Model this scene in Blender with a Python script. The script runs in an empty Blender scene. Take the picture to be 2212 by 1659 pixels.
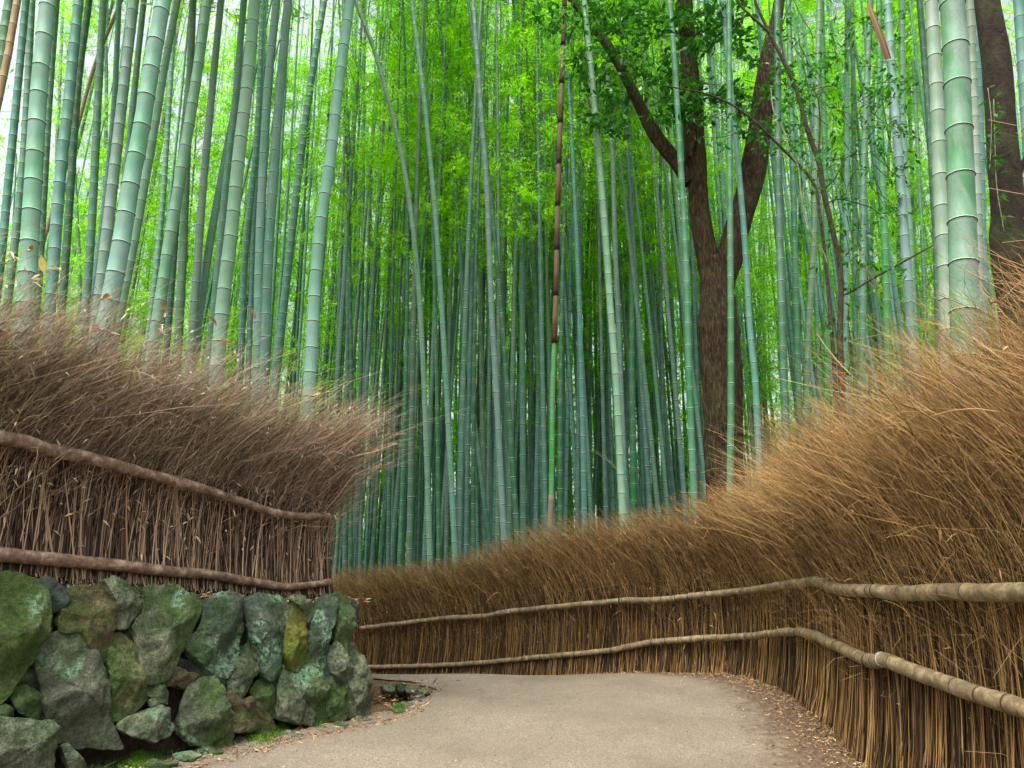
import bpy, math, random
import numpy as np
from mathutils import Vector, noise as mnoise

# ------------------------------------------------------------------ camera, world, sun, exposure
sc = bpy.context.scene
col = sc.collection
F = 1475.0                     # focal length in units of a 2212 px wide picture
TH = math.atan((1232 - 829.5) / F)
CH = 1.0                       # eye height
cam_d = bpy.data.cameras.new('camera')
cam = bpy.data.objects.new('camera', cam_d)
col.objects.link(cam)
cam.location = (0, 0, CH)
cam.rotation_euler = (math.pi / 2 + TH, 0, 0)
cam_d.sensor_width = 36.0
cam_d.lens = 36.0 * F / 2212
cam_d.clip_start = 0.05
cam_d.clip_end = 400
sc.camera = cam

SUN_EL, SUN_AZ = math.radians(68), math.radians(215)     # azimuth clockwise from +Y: behind the camera
w = bpy.data.worlds.new('World')
sc.world = w
w.use_nodes = True
nt = w.node_tree
sky = nt.nodes.new('ShaderNodeTexSky')
sky.sky_type = 'NISHITA'
sky.sun_disc = False
sky.sun_elevation = SUN_EL
sky.sun_rotation = SUN_AZ
sky.air_density = 1.0
sky.dust_density = 5.0
bg = nt.nodes['Background']
bg.inputs['Strength'].default_value = 0.15
bw = nt.nodes.new('ShaderNodeRGBToBW'); nt.links.new(sky.outputs[0], bw.inputs[0])
mxw = nt.nodes.new('ShaderNodeMix'); mxw.data_type = 'RGBA'; mxw.inputs[0].default_value = 0.8   # thin white overcast
nt.links.new(sky.outputs[0], mxw.inputs[6]); nt.links.new(bw.outputs[0], mxw.inputs[7])
nt.links.new(mxw.outputs[2], bg.inputs['Color'])

sd = bpy.data.lights.new('sun', 'SUN')
sd.energy = 1.3
sd.angle = math.radians(25)
sd.color = (1.0, 0.95, 0.86)
sun = bpy.data.objects.new('sun', sd)
col.objects.link(sun)
dv = Vector((math.sin(SUN_AZ) * math.cos(SUN_EL), math.cos(SUN_AZ) * math.cos(SUN_EL), math.sin(SUN_EL)))
sun.rotation_euler = dv.to_track_quat('Z', 'Y').to_euler()
sc.view_settings.view_transform = 'Standard'
sc.view_settings.look = 'None'
sc.view_settings.exposure = 1.65
sc.view_settings.gamma = 1
sc.cycles.max_bounces = 6
sc.cycles.diffuse_bounces = 4
sc.cycles.transmission_bounces = 5
sc.cycles.use_denoising = True

R = np.random.default_rng(7)
rnd = random.Random(5)

# ------------------------------------------------------------------ picture point -> world helpers
def ray(px, py):
    u = (px - 1106) / F
    v = (829.5 - py) / F
    return np.array([u, math.cos(TH) - v * math.sin(TH), math.sin(TH) + v * math.cos(TH)])

def at(px, py, Y):
    d = ray(px, py)
    return np.array([0, 0, CH]) + d * (Y / d[1])

def gd(px, py, z=0.0):
    d = ray(px, py)
    return np.array([0, 0, CH]) + d * ((z - CH) / d[2])

def on_curtain(px, py, poly):
    """first vertical curtain face of plan polyline poly met by the ray"""
    d = ray(px, py)
    best = None
    for a, b in zip(poly[:-1], poly[1:]):
        e = b - a
        den = d[0] * e[1] - d[1] * e[0]
        if abs(den) < 1e-9:
            continue
        t = (a[0] * e[1] - a[1] * e[0]) / den
        k = (a[0] * d[1] - a[1] * d[0]) / den
        if -0.02 <= k <= 1.02 and t > 0.3 and (best is None or t < best):
            best = t
    if best is None:
        best = 5.0
    return np.array([0, 0, CH]) + d * best

def offset_poly(poly, o):
    poly = np.array(poly, float)
    t = np.gradient(poly, axis=0)
    t /= np.linalg.norm(t, axis=1)[:, None]
    n = np.stack([t[:, 1], -t[:, 0]], 1)
    return poly + n * o

def catmull(P, n):
    P = np.array(P, float)
    if len(P) == 2:
        t = np.linspace(0, 1, n)[:, None]
        return P[0] * (1 - t) + P[1] * t
    Q = np.vstack([2 * P[0] - P[1], P, 2 * P[-1] - P[-2]])
    L = np.r_[0, np.cumsum(np.linalg.norm(np.diff(P, axis=0), axis=1))]
    s = np.linspace(0, L[-1], n)
    i = np.clip(np.searchsorted(L, s, 'right') - 1, 0, len(P) - 2)
    t = ((s - L[i]) / (L[i + 1] - L[i]))[:, None]
    p0, p1, p2, p3 = Q[i], Q[i + 1], Q[i + 2], Q[i + 3]
    return 0.5 * (2 * p1 + (p2 - p0) * t + (2 * p0 - 5 * p1 + 4 * p2 - p3) * t ** 2 + (3 * p1 - p0 - 3 * p2 + p3) * t ** 3)

# ------------------------------------------------------------------ mesh helpers
def mesh(name, V, Fc, mat, parent=None, uv=None, attrs=None, smooth=True):
    V = np.ascontiguousarray(V, np.float32)
    Fc = np.ascontiguousarray(Fc, np.int32)
    me = bpy.data.meshes.new(name)
    m, k = Fc.shape
    me.vertices.add(len(V))
    me.vertices.foreach_set('co', V.ravel())
    me.loops.add(m * k)
    me.loops.foreach_set('vertex_index', Fc.ravel())
    me.polygons.add(m)
    me.polygons.foreach_set('loop_start', np.arange(0, m * k, k, dtype=np.int32))
    if smooth:
        me.polygons.foreach_set('use_smooth', np.ones(m, bool))
    if uv is not None:
        l = me.uv_layers.new(name='UVMap')
        l.data.foreach_set('uv', np.ascontiguousarray(uv, np.float32).ravel())
    for kx, a in (attrs or {}).items():
        at_ = me.attributes.new(kx, 'FLOAT', 'POINT')
        at_.data.foreach_set('value', np.ascontiguousarray(a, np.float32))
    me.update(calc_edges=True)
    if mat:
        me.materials.append(mat)
    o = bpy.data.objects.new(name, me)
    col.objects.link(o)
    if parent is not None:
        o.parent = parent
    return o

def empty(name, loc=(0, 0, 0)):
    o = bpy.data.objects.new(name, None)
    o.empty_display_size = 0.1
    col.objects.link(o)
    o.location = loc
    return o

def tag(o, label=None, cat=None, group=None, kind=None):
    if label: o['label'] = label
    if cat: o['category'] = cat
    if group: o['group'] = group
    if kind: o['kind'] = kind
    return o

def shift(V, loc):
    return V - np.array(loc)[None, :]

def frames(P):
    """P (S,3) -> normal, binormal arrays, parallel-ish frame"""
    T = np.gradient(P, axis=0)
    T /= np.linalg.norm(T, axis=1)[:, None] + 1e-12
    ref = np.array([0.13, 0.98, 0.11]) if abs(T[:, 2]).mean() > 0.7 else np.array([0.05, 0.1, 1.0])
    A = np.cross(T, ref)
    A /= np.linalg.norm(A, axis=1)[:, None] + 1e-12
    B = np.cross(T, A)
    return T, A, B

def tube(P, r, k=12, cap=True, rfun=None):
    """one tube along P (S,3) with radii r (S,) -> V, quads"""
    P = np.asarray(P, float)
    S = len(P)
    r = np.broadcast_to(np.asarray(r, float), (S,))
    T, A, B = frames(P)
    th = np.arange(k) * 2 * math.pi / k
    c, s = np.cos(th), np.sin(th)
    rr = r[:, None] * np.ones(k)[None, :]
    if rfun is not None:
        rr = rr * rfun(np.arange(S)[:, None] / max(S - 1, 1), th[None, :], P)
    V = P[:, None, :] + rr[..., None] * (A[:, None, :] * c[None, :, None] + B[:, None, :] * s[None, :, None])
    V = V.reshape(-1, 3)
    i, j = np.meshgrid(np.arange(S - 1), np.arange(k), indexing='ij')
    a = i * k + j
    b = i * k + (j + 1) % k
    Q = np.stack([a, b, b + k, a + k], -1).reshape(-1, 4)
    if cap:
        n = len(V)
        V = np.vstack([V, P[:1], P[-1:]])
        jj = np.arange(k)
        j2 = (jj + 1) % k
        c1 = np.stack([np.full(k, n), j2, jj, jj], 1)
        base = (S - 1) * k
        c2 = np.stack([np.full(k, n + 1), base + jj, base + j2, base + j2], 1)
        # caps as thin quads: replace the repeated corner with the centre point split
        n2 = len(V)
        m1 = (V[jj] + V[j2]) / 2
        m2 = (V[base + jj] + V[base + j2]) / 2
        V = np.vstack([V, m1, m2])
        c1 = np.stack([np.full(k, n), j2, n2 + jj, jj], 1)
        c2 = np.stack([np.full(k, n + 1), base + jj, n2 + k + jj, base + j2], 1)
        Q = np.vstack([Q, c1, c2])
    return V, Q

def twigs(P, r, k=3, chunk_attr=None):
    """many thin tubes: P (T,S,3), r (T,S) -> V, quads, tint"""
    T_, S, _ = P.shape
    D = P[:, -1] - P[:, 0]
    D /= np.linalg.norm(D, axis=1)[:, None] + 1e-12
    ref = R.normal(size=D.shape)
    A = np.cross(D, ref)
    A /= np.linalg.norm(A, axis=1)[:, None] + 1e-12
    B = np.cross(D, A)
    th = np.arange(k) * 2 * math.pi / k
    off = A[:, None, None, :] * np.cos(th)[None, None, :, None] + B[:, None, None, :] * np.sin(th)[None, None, :, None]
    V = P[:, :, None, :] + off * r[:, :, None, None]
    V = V.reshape(-1, 3)
    t, i, j = np.meshgrid(np.arange(T_), np.arange(S - 1), np.arange(k), indexing='ij')
    base = t * S * k
    a = base + i * k + j
    b = base + i * k + (j + 1) % k
    Q = np.stack([a, b, b + k, a + k], -1).reshape(-1, 4)
    tint = np.repeat(R.random(T_), S * k)
    return V, Q, tint

def bez(P0, P1, P2, S):
    t = np.linspace(0, 1, S)[None, :, None]
    return P0[:, None] * (1 - t) ** 2 + 2 * P1[:, None] * t * (1 - t) + P2[:, None] * t ** 2

def leaves(P, D, L, W, sag=0.25):
    """leaf quads at P along D (unit), length L, width W (arrays)"""
    n = len(P)
    side = np.cross(D, np.array([0, 0, 1.0]) + R.normal(scale=0.6, size=(n, 3)))
    side /= np.linalg.norm(side, axis=1)[:, None] + 1e-9
    L = np.broadcast_to(L, (n,))[:, None]
    W = np.broadcast_to(W, (n,))[:, None]
    mid = P + D * L * 0.42
    tip = P + D * L + np.array([0, 0, -1.0]) * L * sag
    V = np.stack([P, mid + side * W / 2, tip, mid - side * W / 2], 1).reshape(-1, 3)
    Q = np.arange(4 * n).reshape(n, 4)
    return V, Q, np.repeat(R.random(n), 4)

def cat(parts):
    Vs, Qs, As, n = [], [], [], 0
    for V, Q, A in parts:
        Vs.append(V); Qs.append(Q + n); As.append(A); n += len(V)
    return np.vstack(Vs), np.vstack(Qs), np.concatenate(As)

def unit(v):
    return v / (np.linalg.norm(v, axis=-1, keepdims=True) + 1e-12)

# ------------------------------------------------------------------ materials
class NG:
    def __init__(s, name):
        s.m = bpy.data.materials.new(name)
        s.m.use_nodes = True
        s.t = s.m.node_tree
        s.b = s.t.nodes['Principled BSDF']
        s.b.inputs['Specular IOR Level'].default_value = 0.25
        s.out = s.t.nodes['Material Output']
    def n(s, ty, **kw):
        x = s.t.nodes.new(ty)
        for k, v in kw.items():
            setattr(x, k, v)
        return x
    def l(s, a, b):
        s.t.links.new(a, b)
    def val(s, x, sock):
        if isinstance(x, (int, float)): sock.default_value = x
        elif isinstance(x, (tuple, list)): sock.default_value = (*x, 1) if len(x) == 3 else x
        else: s.l(x, sock)
    def coord(s, kind='Object', scale=(1, 1, 1)):
        c = s.n('ShaderNodeTexCoord')
        mp = s.n('ShaderNodeMapping')
        mp.inputs['Scale'].default_value = scale
        s.l(c.outputs[kind], mp.inputs[0])
        return mp.outputs[0]
    def geo(s, scale=(1, 1, 1)):
        c = s.n('ShaderNodeNewGeometry')
        mp = s.n('ShaderNodeMapping')
        mp.inputs['Scale'].default_value = scale
        s.l(c.outputs['Position'], mp.inputs[0])
        return mp.outputs[0]
    def noise(s, vec, scale, det=4, rough=0.6, dist=0.0):
        x = s.n('ShaderNodeTexNoise')
        s.l(vec, x.inputs['Vector'])
        x.inputs['Scale'].default_value = scale
        x.inputs['Detail'].default_value = det
        x.inputs['Roughness'].default_value = rough
        x.inputs['Distortion'].default_value = dist
        return x.outputs['Fac']
    def ramp(s, f, stops, interp='LINEAR'):
        x = s.n('ShaderNodeValToRGB')
        s.val(f, x.inputs[0])
        e = x.color_ramp.elements
        x.color_ramp.interpolation = interp
        while len(e) < len(stops): e.new(0.5)
        for i, (p, c) in enumerate(stops):
            e[i].position = p
            e[i].color = (*c, 1) if isinstance(c, tuple) else (c, c, c, 1)
        return x.outputs[0]
    def mix(s, f, a, b, mode='MIX'):
        x = s.n('ShaderNodeMix', data_type='RGBA', blend_type=mode)
        s.val(f, x.inputs[0]); s.val(a, x.inputs[6]); s.val(b, x.inputs[7])
        return x.outputs[2]
    def math(s, op, a, b=0.0, clamp=False):
        x = s.n('ShaderNodeMath', operation=op)
        x.use_clamp = clamp
        s.val(a, x.inputs[0]); s.val(b, x.inputs[1])
        return x.outputs[0]
    def attr(s, name):
        x = s.n('ShaderNodeAttribute')
        x.attribute_name = name
        return x.outputs['Fac']
    def rand(s):
        return s.n('ShaderNodeObjectInfo').outputs['Random']
    def ocol(s):
        return s.n('ShaderNodeObjectInfo').outputs['Color']
    def bump(s, h, strength=0.4, dist=0.01):
        x = s.n('ShaderNodeBump')
        x.inputs['Strength'].default_value = strength
        x.inputs['Distance'].default_value = dist
        s.l(h, x.inputs['Height'])
        s.l(x.outputs[0], s.b.inputs['Normal'])
    def base(s, c, rough=0.7):
        s.val(c, s.b.inputs['Base Color'])
        s.val(rough, s.b.inputs['Roughness'])
        return s.m

def mat_leaf(name, c0, c1, c2, trans=0.5, rough=0.45):
    g = NG(name)
    c = g.ramp(g.attr('tint'), [(0.0, c0), (0.5, c1), (1.0, c2)])
    c = g.mix(g.math('MULTIPLY', g.rand(), 0.35), c, g.mix(1.0, c, (0.55, 0.72, 0.5), 'MULTIPLY'))
    g.base(c, rough)
    tr = g.n('ShaderNodeBsdfTranslucent')
    g.l(g.mix(1.0, c, (1.15, 1.25, 0.6), 'MULTIPLY'), tr.inputs['Color'])
    mx = g.n('ShaderNodeMixShader')
    mx.inputs[0].default_value = trans
    g.l(g.b.outputs[0], mx.inputs[1])
    g.l(tr.outputs[0], mx.inputs[2])
    g.l(mx.outputs[0], g.out.inputs['Surface'])
    return g.m

def mat_culm():
    g = NG('bamboo_culm')
    uv = g.n('ShaderNodeUVMap'); uv.uv_map = 'UVMap'
    sp = g.n('ShaderNodeSeparateXYZ'); g.l(uv.outputs[0], sp.inputs[0])
    lo, up = sp.outputs[0], sp.outputs[1]      # distance above lower node / below upper node, in ring widths
    oc = g.coord('Object', (1, 1, 0.25))
    n1 = g.noise(oc, 9, 5, 0.65)
    n2 = g.noise(g.coord('Object', (1, 1, 1)), 60, 3, 0.6)
    n3 = g.noise(g.coord('Object', (6, 6, 0.5)), 14, 3)
    base = g.ocol()
    # waxy bloom: pale powder over the green skin, patchy, heavier just below each node
    bloom = g.ramp(n1, [(0.38, 0.0), (0.62, 1.0)])
    c = g.mix(g.math('MULTIPLY', bloom, 0.38), base, g.mix(0.35, g.mix(1.0, base, (1.5, 1.35, 1.6), 'MULTIPLY'), (0.3, 0.42, 0.38)))
    c = g.mix(g.math('MULTIPLY', g.ramp(n3, [(0.5, 0.0), (0.75, 1.0)]), 0.45), c, g.mix(1.0, base, (0.45, 0.8, 0.5), 'MULTIPLY'))
    c = g.mix(g.math('MULTIPLY', g.ramp(n2, [(0.55, 0.0), (0.7, 1.0)]), 0.15), c, (0.38, 0.46, 0.38))
    oi = g.n('ShaderNodeObjectInfo')
    n6 = g.noise(g.coord('Object', (7, 7, 1.3)), 1.0, 5, 0.62, 0.3)
    pm = g.math('MULTIPLY', g.ramp(n6, [(0.42, 0.0), (0.58, 1.0)]), oi.outputs['Alpha'])
    c = g.mix(g.math('MULTIPLY', pm, 0.8), c, g.ramp(n2, [(0.3, (0.17, 0.21, 0.19)), (0.7, (0.29, 0.33, 0.31))]))
    pn = g.math('MULTIPLY', g.ramp(n6, [(0.38, 1.0), (0.47, 0.0)]), oi.outputs['Alpha'])
    c = g.mix(g.math('MULTIPLY', pn, 0.75), c, (0.045, 0.19, 0.06))
    n4 = g.noise(g.coord('Object', (1, 1, 0.3)), 2.2, 3, 0.6)
    c = g.mix(g.ramp(n4, [(0.42, 0.0), (0.62, 0.55)]), c, g.mix(1.0, base, (0.5, 0.92, 0.6), 'MULTIPLY'))
    n5 = g.noise(g.coord('Object', (1, 1, 0.5)), 3.5, 4, 0.7)
    c = g.mix(g.ramp(n5, [(0.52, 0.0), (0.68, 0.5)]), c, g.mix(0.5, base, (0.24, 0.30, 0.29)))
    low = g.ramp(g.math('DIVIDE', lo, 26.0), [(0.0, 1.0), (1.0, 0.0)])
    c = g.mix(g.math('MULTIPLY', low, 0.4), c, g.mix(1.0, base, (0.55, 0.85, 0.62), 'MULTIPLY'))
    pow_ = g.ramp(g.math('DIVIDE', up, 7.0), [(0.0, 1.0), (1.0, 0.0)])
    c = g.mix(g.math('MULTIPLY', pow_, 0.25), c, (0.4, 0.52, 0.45))
    jag = g.math('ADD', up, g.math('MULTIPLY', g.math('SUBTRACT', n2, 0.5), 1.6))
    dark = g.math('LESS_THAN', jag, 1.15)
    pale = g.math('LESS_THAN', lo, 0.8)
    c = g.mix(g.math('MULTIPLY', pale, 0.6), c, (0.5, 0.6, 0.5))
    c = g.mix(g.math('MULTIPLY', dark, 0.93), c, (0.035, 0.03, 0.02))
    g.bump(n3, 0.15, 0.003)
    return g.base(c, 0.58)

def mat_far_culm():
    g = NG('far_culm')
    c = g.ramp(g.attr('tint'), [(0.0, (0.05, 0.15, 0.09)), (0.5, (0.10, 0.26, 0.19)), (1.0, (0.17, 0.36, 0.30))])
    sp = g.n('ShaderNodeSeparateXYZ'); g.l(g.geo(), sp.inputs[0])
    fr_ = g.math('FRACT', g.math('ADD', g.math('MULTIPLY', sp.outputs[2], 3.3), g.math('MULTIPLY', g.attr('tint'), 37.0)))
    c = g.mix(g.math('MULTIPLY', g.math('LESS_THAN', fr_, 0.06), 0.7), c, (0.02, 0.03, 0.02))
    return g.base(c, 0.5)

def mat_brush(name, cols):
    g = NG(name)
    c = g.ramp(g.attr('tint'), cols)
    n = g.noise(g.geo(), 1.6, 3, 0.6)
    c = g.mix(g.ramp(n, [(0.42, 0.0), (0.68, 0.45)]), c, g.mix(1.0, c, (0.7, 0.82, 0.62), 'MULTIPLY'))
    return g.base(c, 0.75)

def mat_rock(name, cols, moss=0.5, lich=0.3, mosscol=(0.075, 0.16, 0.02)):
    g = NG(name)
    oc = g.geo()
    n1 = g.noise(oc, 5, 8, 0.7)
    n2 = g.noise(oc, 28, 6, 0.7)
    n3 = g.noise(oc, 2.3, 4, 0.6, 0.5)
    n4 = g.noise(oc, 90, 4, 0.7)
    c = g.ramp(n1, [(0.3, cols[0]), (0.5, cols[1]), (0.68, cols[2])])
    c = g.mix(g.ramp(n2, [(0.48, 0.0), (0.62, 0.6)]), c, g.mix(1.0, c, (0.42, 0.5, 0.4), 'MULTIPLY'))
    # moss
    mf = g.math('ADD', g.math('MULTIPLY', n3, 0.65), g.math('MULTIPLY', n2, 0.35))
    lo = 0.62 - moss * 0.28
    mk = g.ramp(mf, [(lo, 0.0), (lo + 0.09, 1.0)])
    mc = g.ramp(n4, [(0.35, tuple(x * 0.5 for x in mosscol)), (0.6, mosscol), (0.78, (mosscol[0] * 2.2, mosscol[1] * 1.7, mosscol[2] * 1.8))])
    c = g.mix(g.math('MULTIPLY', mk, 0.72), c, mc)
    cr = g.noise(g.geo((1, 1, 0.6)), 11, 8, 0.8, 1.5)
    c = g.mix(g.ramp(cr, [(0.47, 0.0), (0.5, 0.75), (0.53, 0.0)]), c, (0.02, 0.025, 0.015))
    # turquoise lichen crust
    n5 = g.noise(g.geo(), 3.4, 2, 0.5, 0.3)
    n6 = g.noise(g.geo(), 38, 5, 0.75)
    lo2 = 0.70 - lich * 0.22
    lk = g.math('MULTIPLY', g.ramp(n5, [(lo2, 0.0), (lo2 + 0.08, 1.0)]), g.ramp(n6, [(0.47, 0.0), (0.53, 1.0)]))
    c = g.mix(g.math('MULTIPLY', lk, 0.85), c, g.ramp(n4, [(0.4, (0.13, 0.32, 0.17)), (0.7, (0.45, 0.58, 0.42))]))
    h = g.math('ADD', g.math('MULTIPLY', n1, 1.0), g.math('MULTIPLY', n2, 0.4))
    h = g.math('ADD', h, g.math('MULTIPLY', n4, 0.15))
    g.bump(h, 1.0, 0.07)
    return g.base(c, 0.8)

def mat_ground():
    g = NG('soil')
    p = g.geo()
    n1 = g.noise(p, 3, 6, 0.7); n2 = g.noise(p, 45, 5, 0.7)
    c = g.ramp(n1, [(0.35, (0.045, 0.028, 0.016)), (0.6, (0.12, 0.075, 0.04))])
    c = g.mix(g.ramp(n2, [(0.5, 0.0), (0.6, 0.7)]), c, (0.26, 0.16, 0.08))
    n3 = g.noise(p, 6, 3)
    c = g.mix(g.ramp(n3, [(0.58, 0.0), (0.66, 0.8)]), c, (0.07, 0.13, 0.02))
    g.bump(n2, 0.8, 0.02)
    return g.base(c, 0.9)

def mat_path():
    g = NG('asphalt')
    p = g.geo()
    n1 = g.noise(p, 1.1, 5, 0.6)
    vo = g.n('ShaderNodeTexVoronoi'); g.l(p, vo.inputs['Vector']); vo.inputs['Scale'].default_value = 175
    vs = g.n('ShaderNodeSeparateColor'); g.l(vo.outputs['Color'], vs.inputs[0])
    grain = g.ramp(vs.outputs[0], [(0.0, (0.06, 0.048, 0.037)), (0.35, (0.175, 0.142, 0.108)), (0.8, (0.25, 0.205, 0.158)), (1.0, (0.42, 0.37, 0.30))])
    n2 = g.noise(p, 170, 3, 0.7)
    c = g.mix(0.35, grain, g.ramp(n2, [(0.3, (0.09, 0.07, 0.05)), (0.7, (0.29, 0.235, 0.175))]))
    c = g.mix(g.ramp(n1, [(0.35, 0.0), (0.65, 0.5)]), c, (0.12, 0.092, 0.066))
    nb_ = g.noise(g.geo((1, 0.45, 1)), 2.6, 6, 0.7, 0.6)
    c = g.mix(g.ramp(nb_, [(0.5, 0.0), (0.7, 0.45)]), c, g.mix(1.0, c, (0.62, 0.6, 0.57), 'MULTIPLY'))
    # earth trodden and washed along the margins
    e = g.attr('edge')
    n3 = g.noise(p, 9, 6, 0.75)
    ef = g.math('ADD', e, g.math('MULTIPLY', g.math('SUBTRACT', n3, 0.5), 1.3))
    ef = g.ramp(ef, [(0.42, 0.0), (0.75, 1.0)])
    dirt = g.ramp(g.noise(p, 60, 5, 0.7), [(0.35, (0.05, 0.032, 0.02)), (0.6, (0.13, 0.08, 0.045)), (0.72, (0.28, 0.17, 0.09))])
    c = g.mix(g.math('MULTIPLY', ef, 0.88), c, dirt)
    g.bump(g.math('ADD', vs.outputs[0], n2), 0.5, 0.004)
    return g.base(c, 0.85)

def mat_bark(name, c0, c1, c2, sc_=(1, 1, 0.2), s=34):
    g = NG(name)
    p = g.geo(sc_)
    n1 = g.noise(p, s, 6, 0.7, 0.4)
    n2 = g.noise(g.geo(), 3, 4)
    c = g.ramp(n1, [(0.32, c0), (0.5, c1), (0.66, c2)])
    c = g.mix(g.ramp(n2, [(0.5, 0.0), (0.72, 0.45)]), c, (0.06, 0.085, 0.025))
    g.bump(n1, 1.0, 0.035)
    return g.base(c, 0.9)

def mat_simple(name, cols, scale=30, rough=0.7, stretch=(1, 1, 1), bump=0.3):
    g = NG(name)
    n = g.noise(g.geo(stretch), scale, 5, 0.7)
    c = g.ramp(n, [(0.3 + 0.4 * i / (len(cols) - 1), cc) for i, cc in enumerate(cols)])
    g.bump(n, bump, 0.006)
    return g.base(c, rough)

def mat_rail(name, c0, c1, c2, ring=0.5):
    g = NG(name)
    uv = g.n('ShaderNodeUVMap'); uv.uv_map = 'UVMap'
    sp = g.n('ShaderNodeSeparateXYZ'); g.l(uv.outputs[0], sp.inputs[0])
    p = g.geo()
    n = g.noise(p, 14, 6, 0.7)
    n2 = g.noise(p, 70, 4, 0.7)
    c = g.ramp(n, [(0.32, c0), (0.5, c1), (0.7, c2)])
    c = g.mix(g.ramp(n2, [(0.52, 0.0), (0.66, 0.6)]), c, tuple(x * 0.45 for x in c1))
    d = g.math('ADD', sp.outputs[1], g.math('MULTIPLY', g.math('SUBTRACT', n2, 0.5), 0.8))
    c = g.mix(g.math('MULTIPLY', g.math('LESS_THAN', d, 1.0), ring), c, tuple(x * 0.35 for x in c0))
    g.bump(n2, 0.4, 0.004)
    return g.base(c, 0.6)

M = {}
M['culm'] = mat_culm()
M['leaf'] = mat_leaf('bamboo_leaf', (0.09, 0.36, 0.008), (0.27, 0.64, 0.012), (0.55, 0.85, 0.03), 0.62)
M['far_leaf'] = mat_leaf('far_bamboo_leaf', (0.12, 0.42, 0.01), (0.24, 0.62, 0.015), (0.45, 0.78, 0.03), 0.6)
M['broad'] = mat_leaf('broad_leaf', (0.02, 0.10, 0.015), (0.035, 0.17, 0.02), (0.08, 0.30, 0.03), 0.3, 0.35)
M['branch'] = mat_simple('bamboo_branch', [(0.08, 0.12, 0.04), (0.2, 0.24, 0.08)])
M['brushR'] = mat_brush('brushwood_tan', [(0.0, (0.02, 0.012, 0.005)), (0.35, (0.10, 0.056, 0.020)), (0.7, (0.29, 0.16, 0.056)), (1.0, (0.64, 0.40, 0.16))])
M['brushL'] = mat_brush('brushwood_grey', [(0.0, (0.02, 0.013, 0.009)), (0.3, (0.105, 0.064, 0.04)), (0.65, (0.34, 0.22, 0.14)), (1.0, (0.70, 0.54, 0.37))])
M['railR'] = mat_rail('bamboo_rail', (0.08, 0.06, 0.035), (0.20, 0.145, 0.08), (0.38, 0.30, 0.17), 0.9)
M['railL'] = mat_rail('wooden_rail', (0.06, 0.036, 0.024), (0.18, 0.115, 0.075), (0.44, 0.34, 0.25), 0.3)
M['tie'] = mat_simple('dark_cord', [(0.01, 0.01, 0.01), (0.035, 0.03, 0.025)])
M['wire'] = mat_simple('pale_wire', [(0.3, 0.34, 0.33), (0.5, 0.52, 0.5)])
M['soil'] = mat_ground()
M['path'] = mat_path()
M['barkA'] = mat_bark('furrowed_bark', (0.008, 0.005, 0.003), (0.04, 0.025, 0.012), (0.13, 0.09, 0.045))
M['barkB'] = mat_bark('smooth_bark', (0.010, 0.006, 0.004), (0.022, 0.014, 0.008), (0.04, 0.027, 0.016), (1, 1, 0.6), 12)
M['barkC'] = mat_bark('thin_bark', (0.02, 0.015, 0.009), (0.06, 0.045, 0.026), (0.12, 0.09, 0.05), (1, 1, 0.5), 30)
M['vine'] = mat_simple('pale_vine', [(0.12, 0.11, 0.06), (0.34, 0.33, 0.2)])
M['dry'] = mat_leaf('dead_leaf', (0.16, 0.06, 0.025), (0.28, 0.13, 0.06), (0.42, 0.26, 0.13), 0.25, 0.6)
M['straw'] = mat_leaf('straw_leaf', (0.5, 0.38, 0.16), (0.58, 0.46, 0.2), (0.66, 0.55, 0.3), 0.25, 0.6)
M['litter'] = mat_brush('leaf_litter', [(0.0, (0.08, 0.04, 0.02)), (0.5, (0.25, 0.13, 0.06)), (0.85, (0.42, 0.27, 0.14)), (1.0, (0.6, 0.45, 0.26))])
M['moss'] = mat_brush('moss', [(0.0, (0.03, 0.09, 0.008)), (0.6, (0.09, 0.22, 0.015)), (1.0, (0.2, 0.38, 0.03))])
M['sheath'] = mat_brush('culm_sheath', [(0.0, (0.04, 0.018, 0.012)), (0.35, (0.11, 0.045, 0.028)), (0.6, (0.19, 0.12, 0.085)), (1.0, (0.28, 0.2, 0.14))])

# ------------------------------------------------------------------ terrain
FOOT = np.array([(-3.5, 2.0), (-2.85, 2.85), (-2.4, 3.44), (-1.84, 4.15), (-1.3, 4.85), (-1.0, 5.25), (-0.93, 5.55), (-1.05, 5.9), (-1.6, 6.5), (-2.6, 7.4), (-4.5, 8.8), (-8, 11.5), (-14, 15)])
RF = np.array([(1.6, -1.0), (1.75, 1.2), (1.85, 2.6), (1.90, 3.98), (2.07, 4.7), (2.28, 5.8), (2.37, 6.9), (2.16, 7.55), (1.86, 7.9), (1.28, 8.4), (0.55, 8.9), (-0.69, 10.0), (-2.3, 11.3), (-4.4, 12.8), (-8, 15.5)])

def sdist(poly, X, Y):
    """signed distance to a plan polyline (+ on its left side walking along it)"""
    best = np.full(X.shape, 1e9); sg = np.ones(X.shape)
    for a, b in zip(poly[:-1], poly[1:]):
        e = b - a
        L2 = (e ** 2).sum()
        k = np.clip(((X - a[0]) * e[0] + (Y - a[1]) * e[1]) / L2, 0, 1)
        dx, dy = X - a[0] - k * e[0], Y - a[1] - k * e[1]
        d = np.hypot(dx, dy)
        s = np.sign(e[0] * (Y - a[1]) - e[1] * (X - a[0]))
        m = d < best
        best = np.where(m, d, best); sg = np.where(m, s, sg)
    return best * sg

def sstep(x, a, b):
    t = np.clip((x - a) / (b - a), 0, 1)
    return t * t * (3 - 2 * t)

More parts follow.
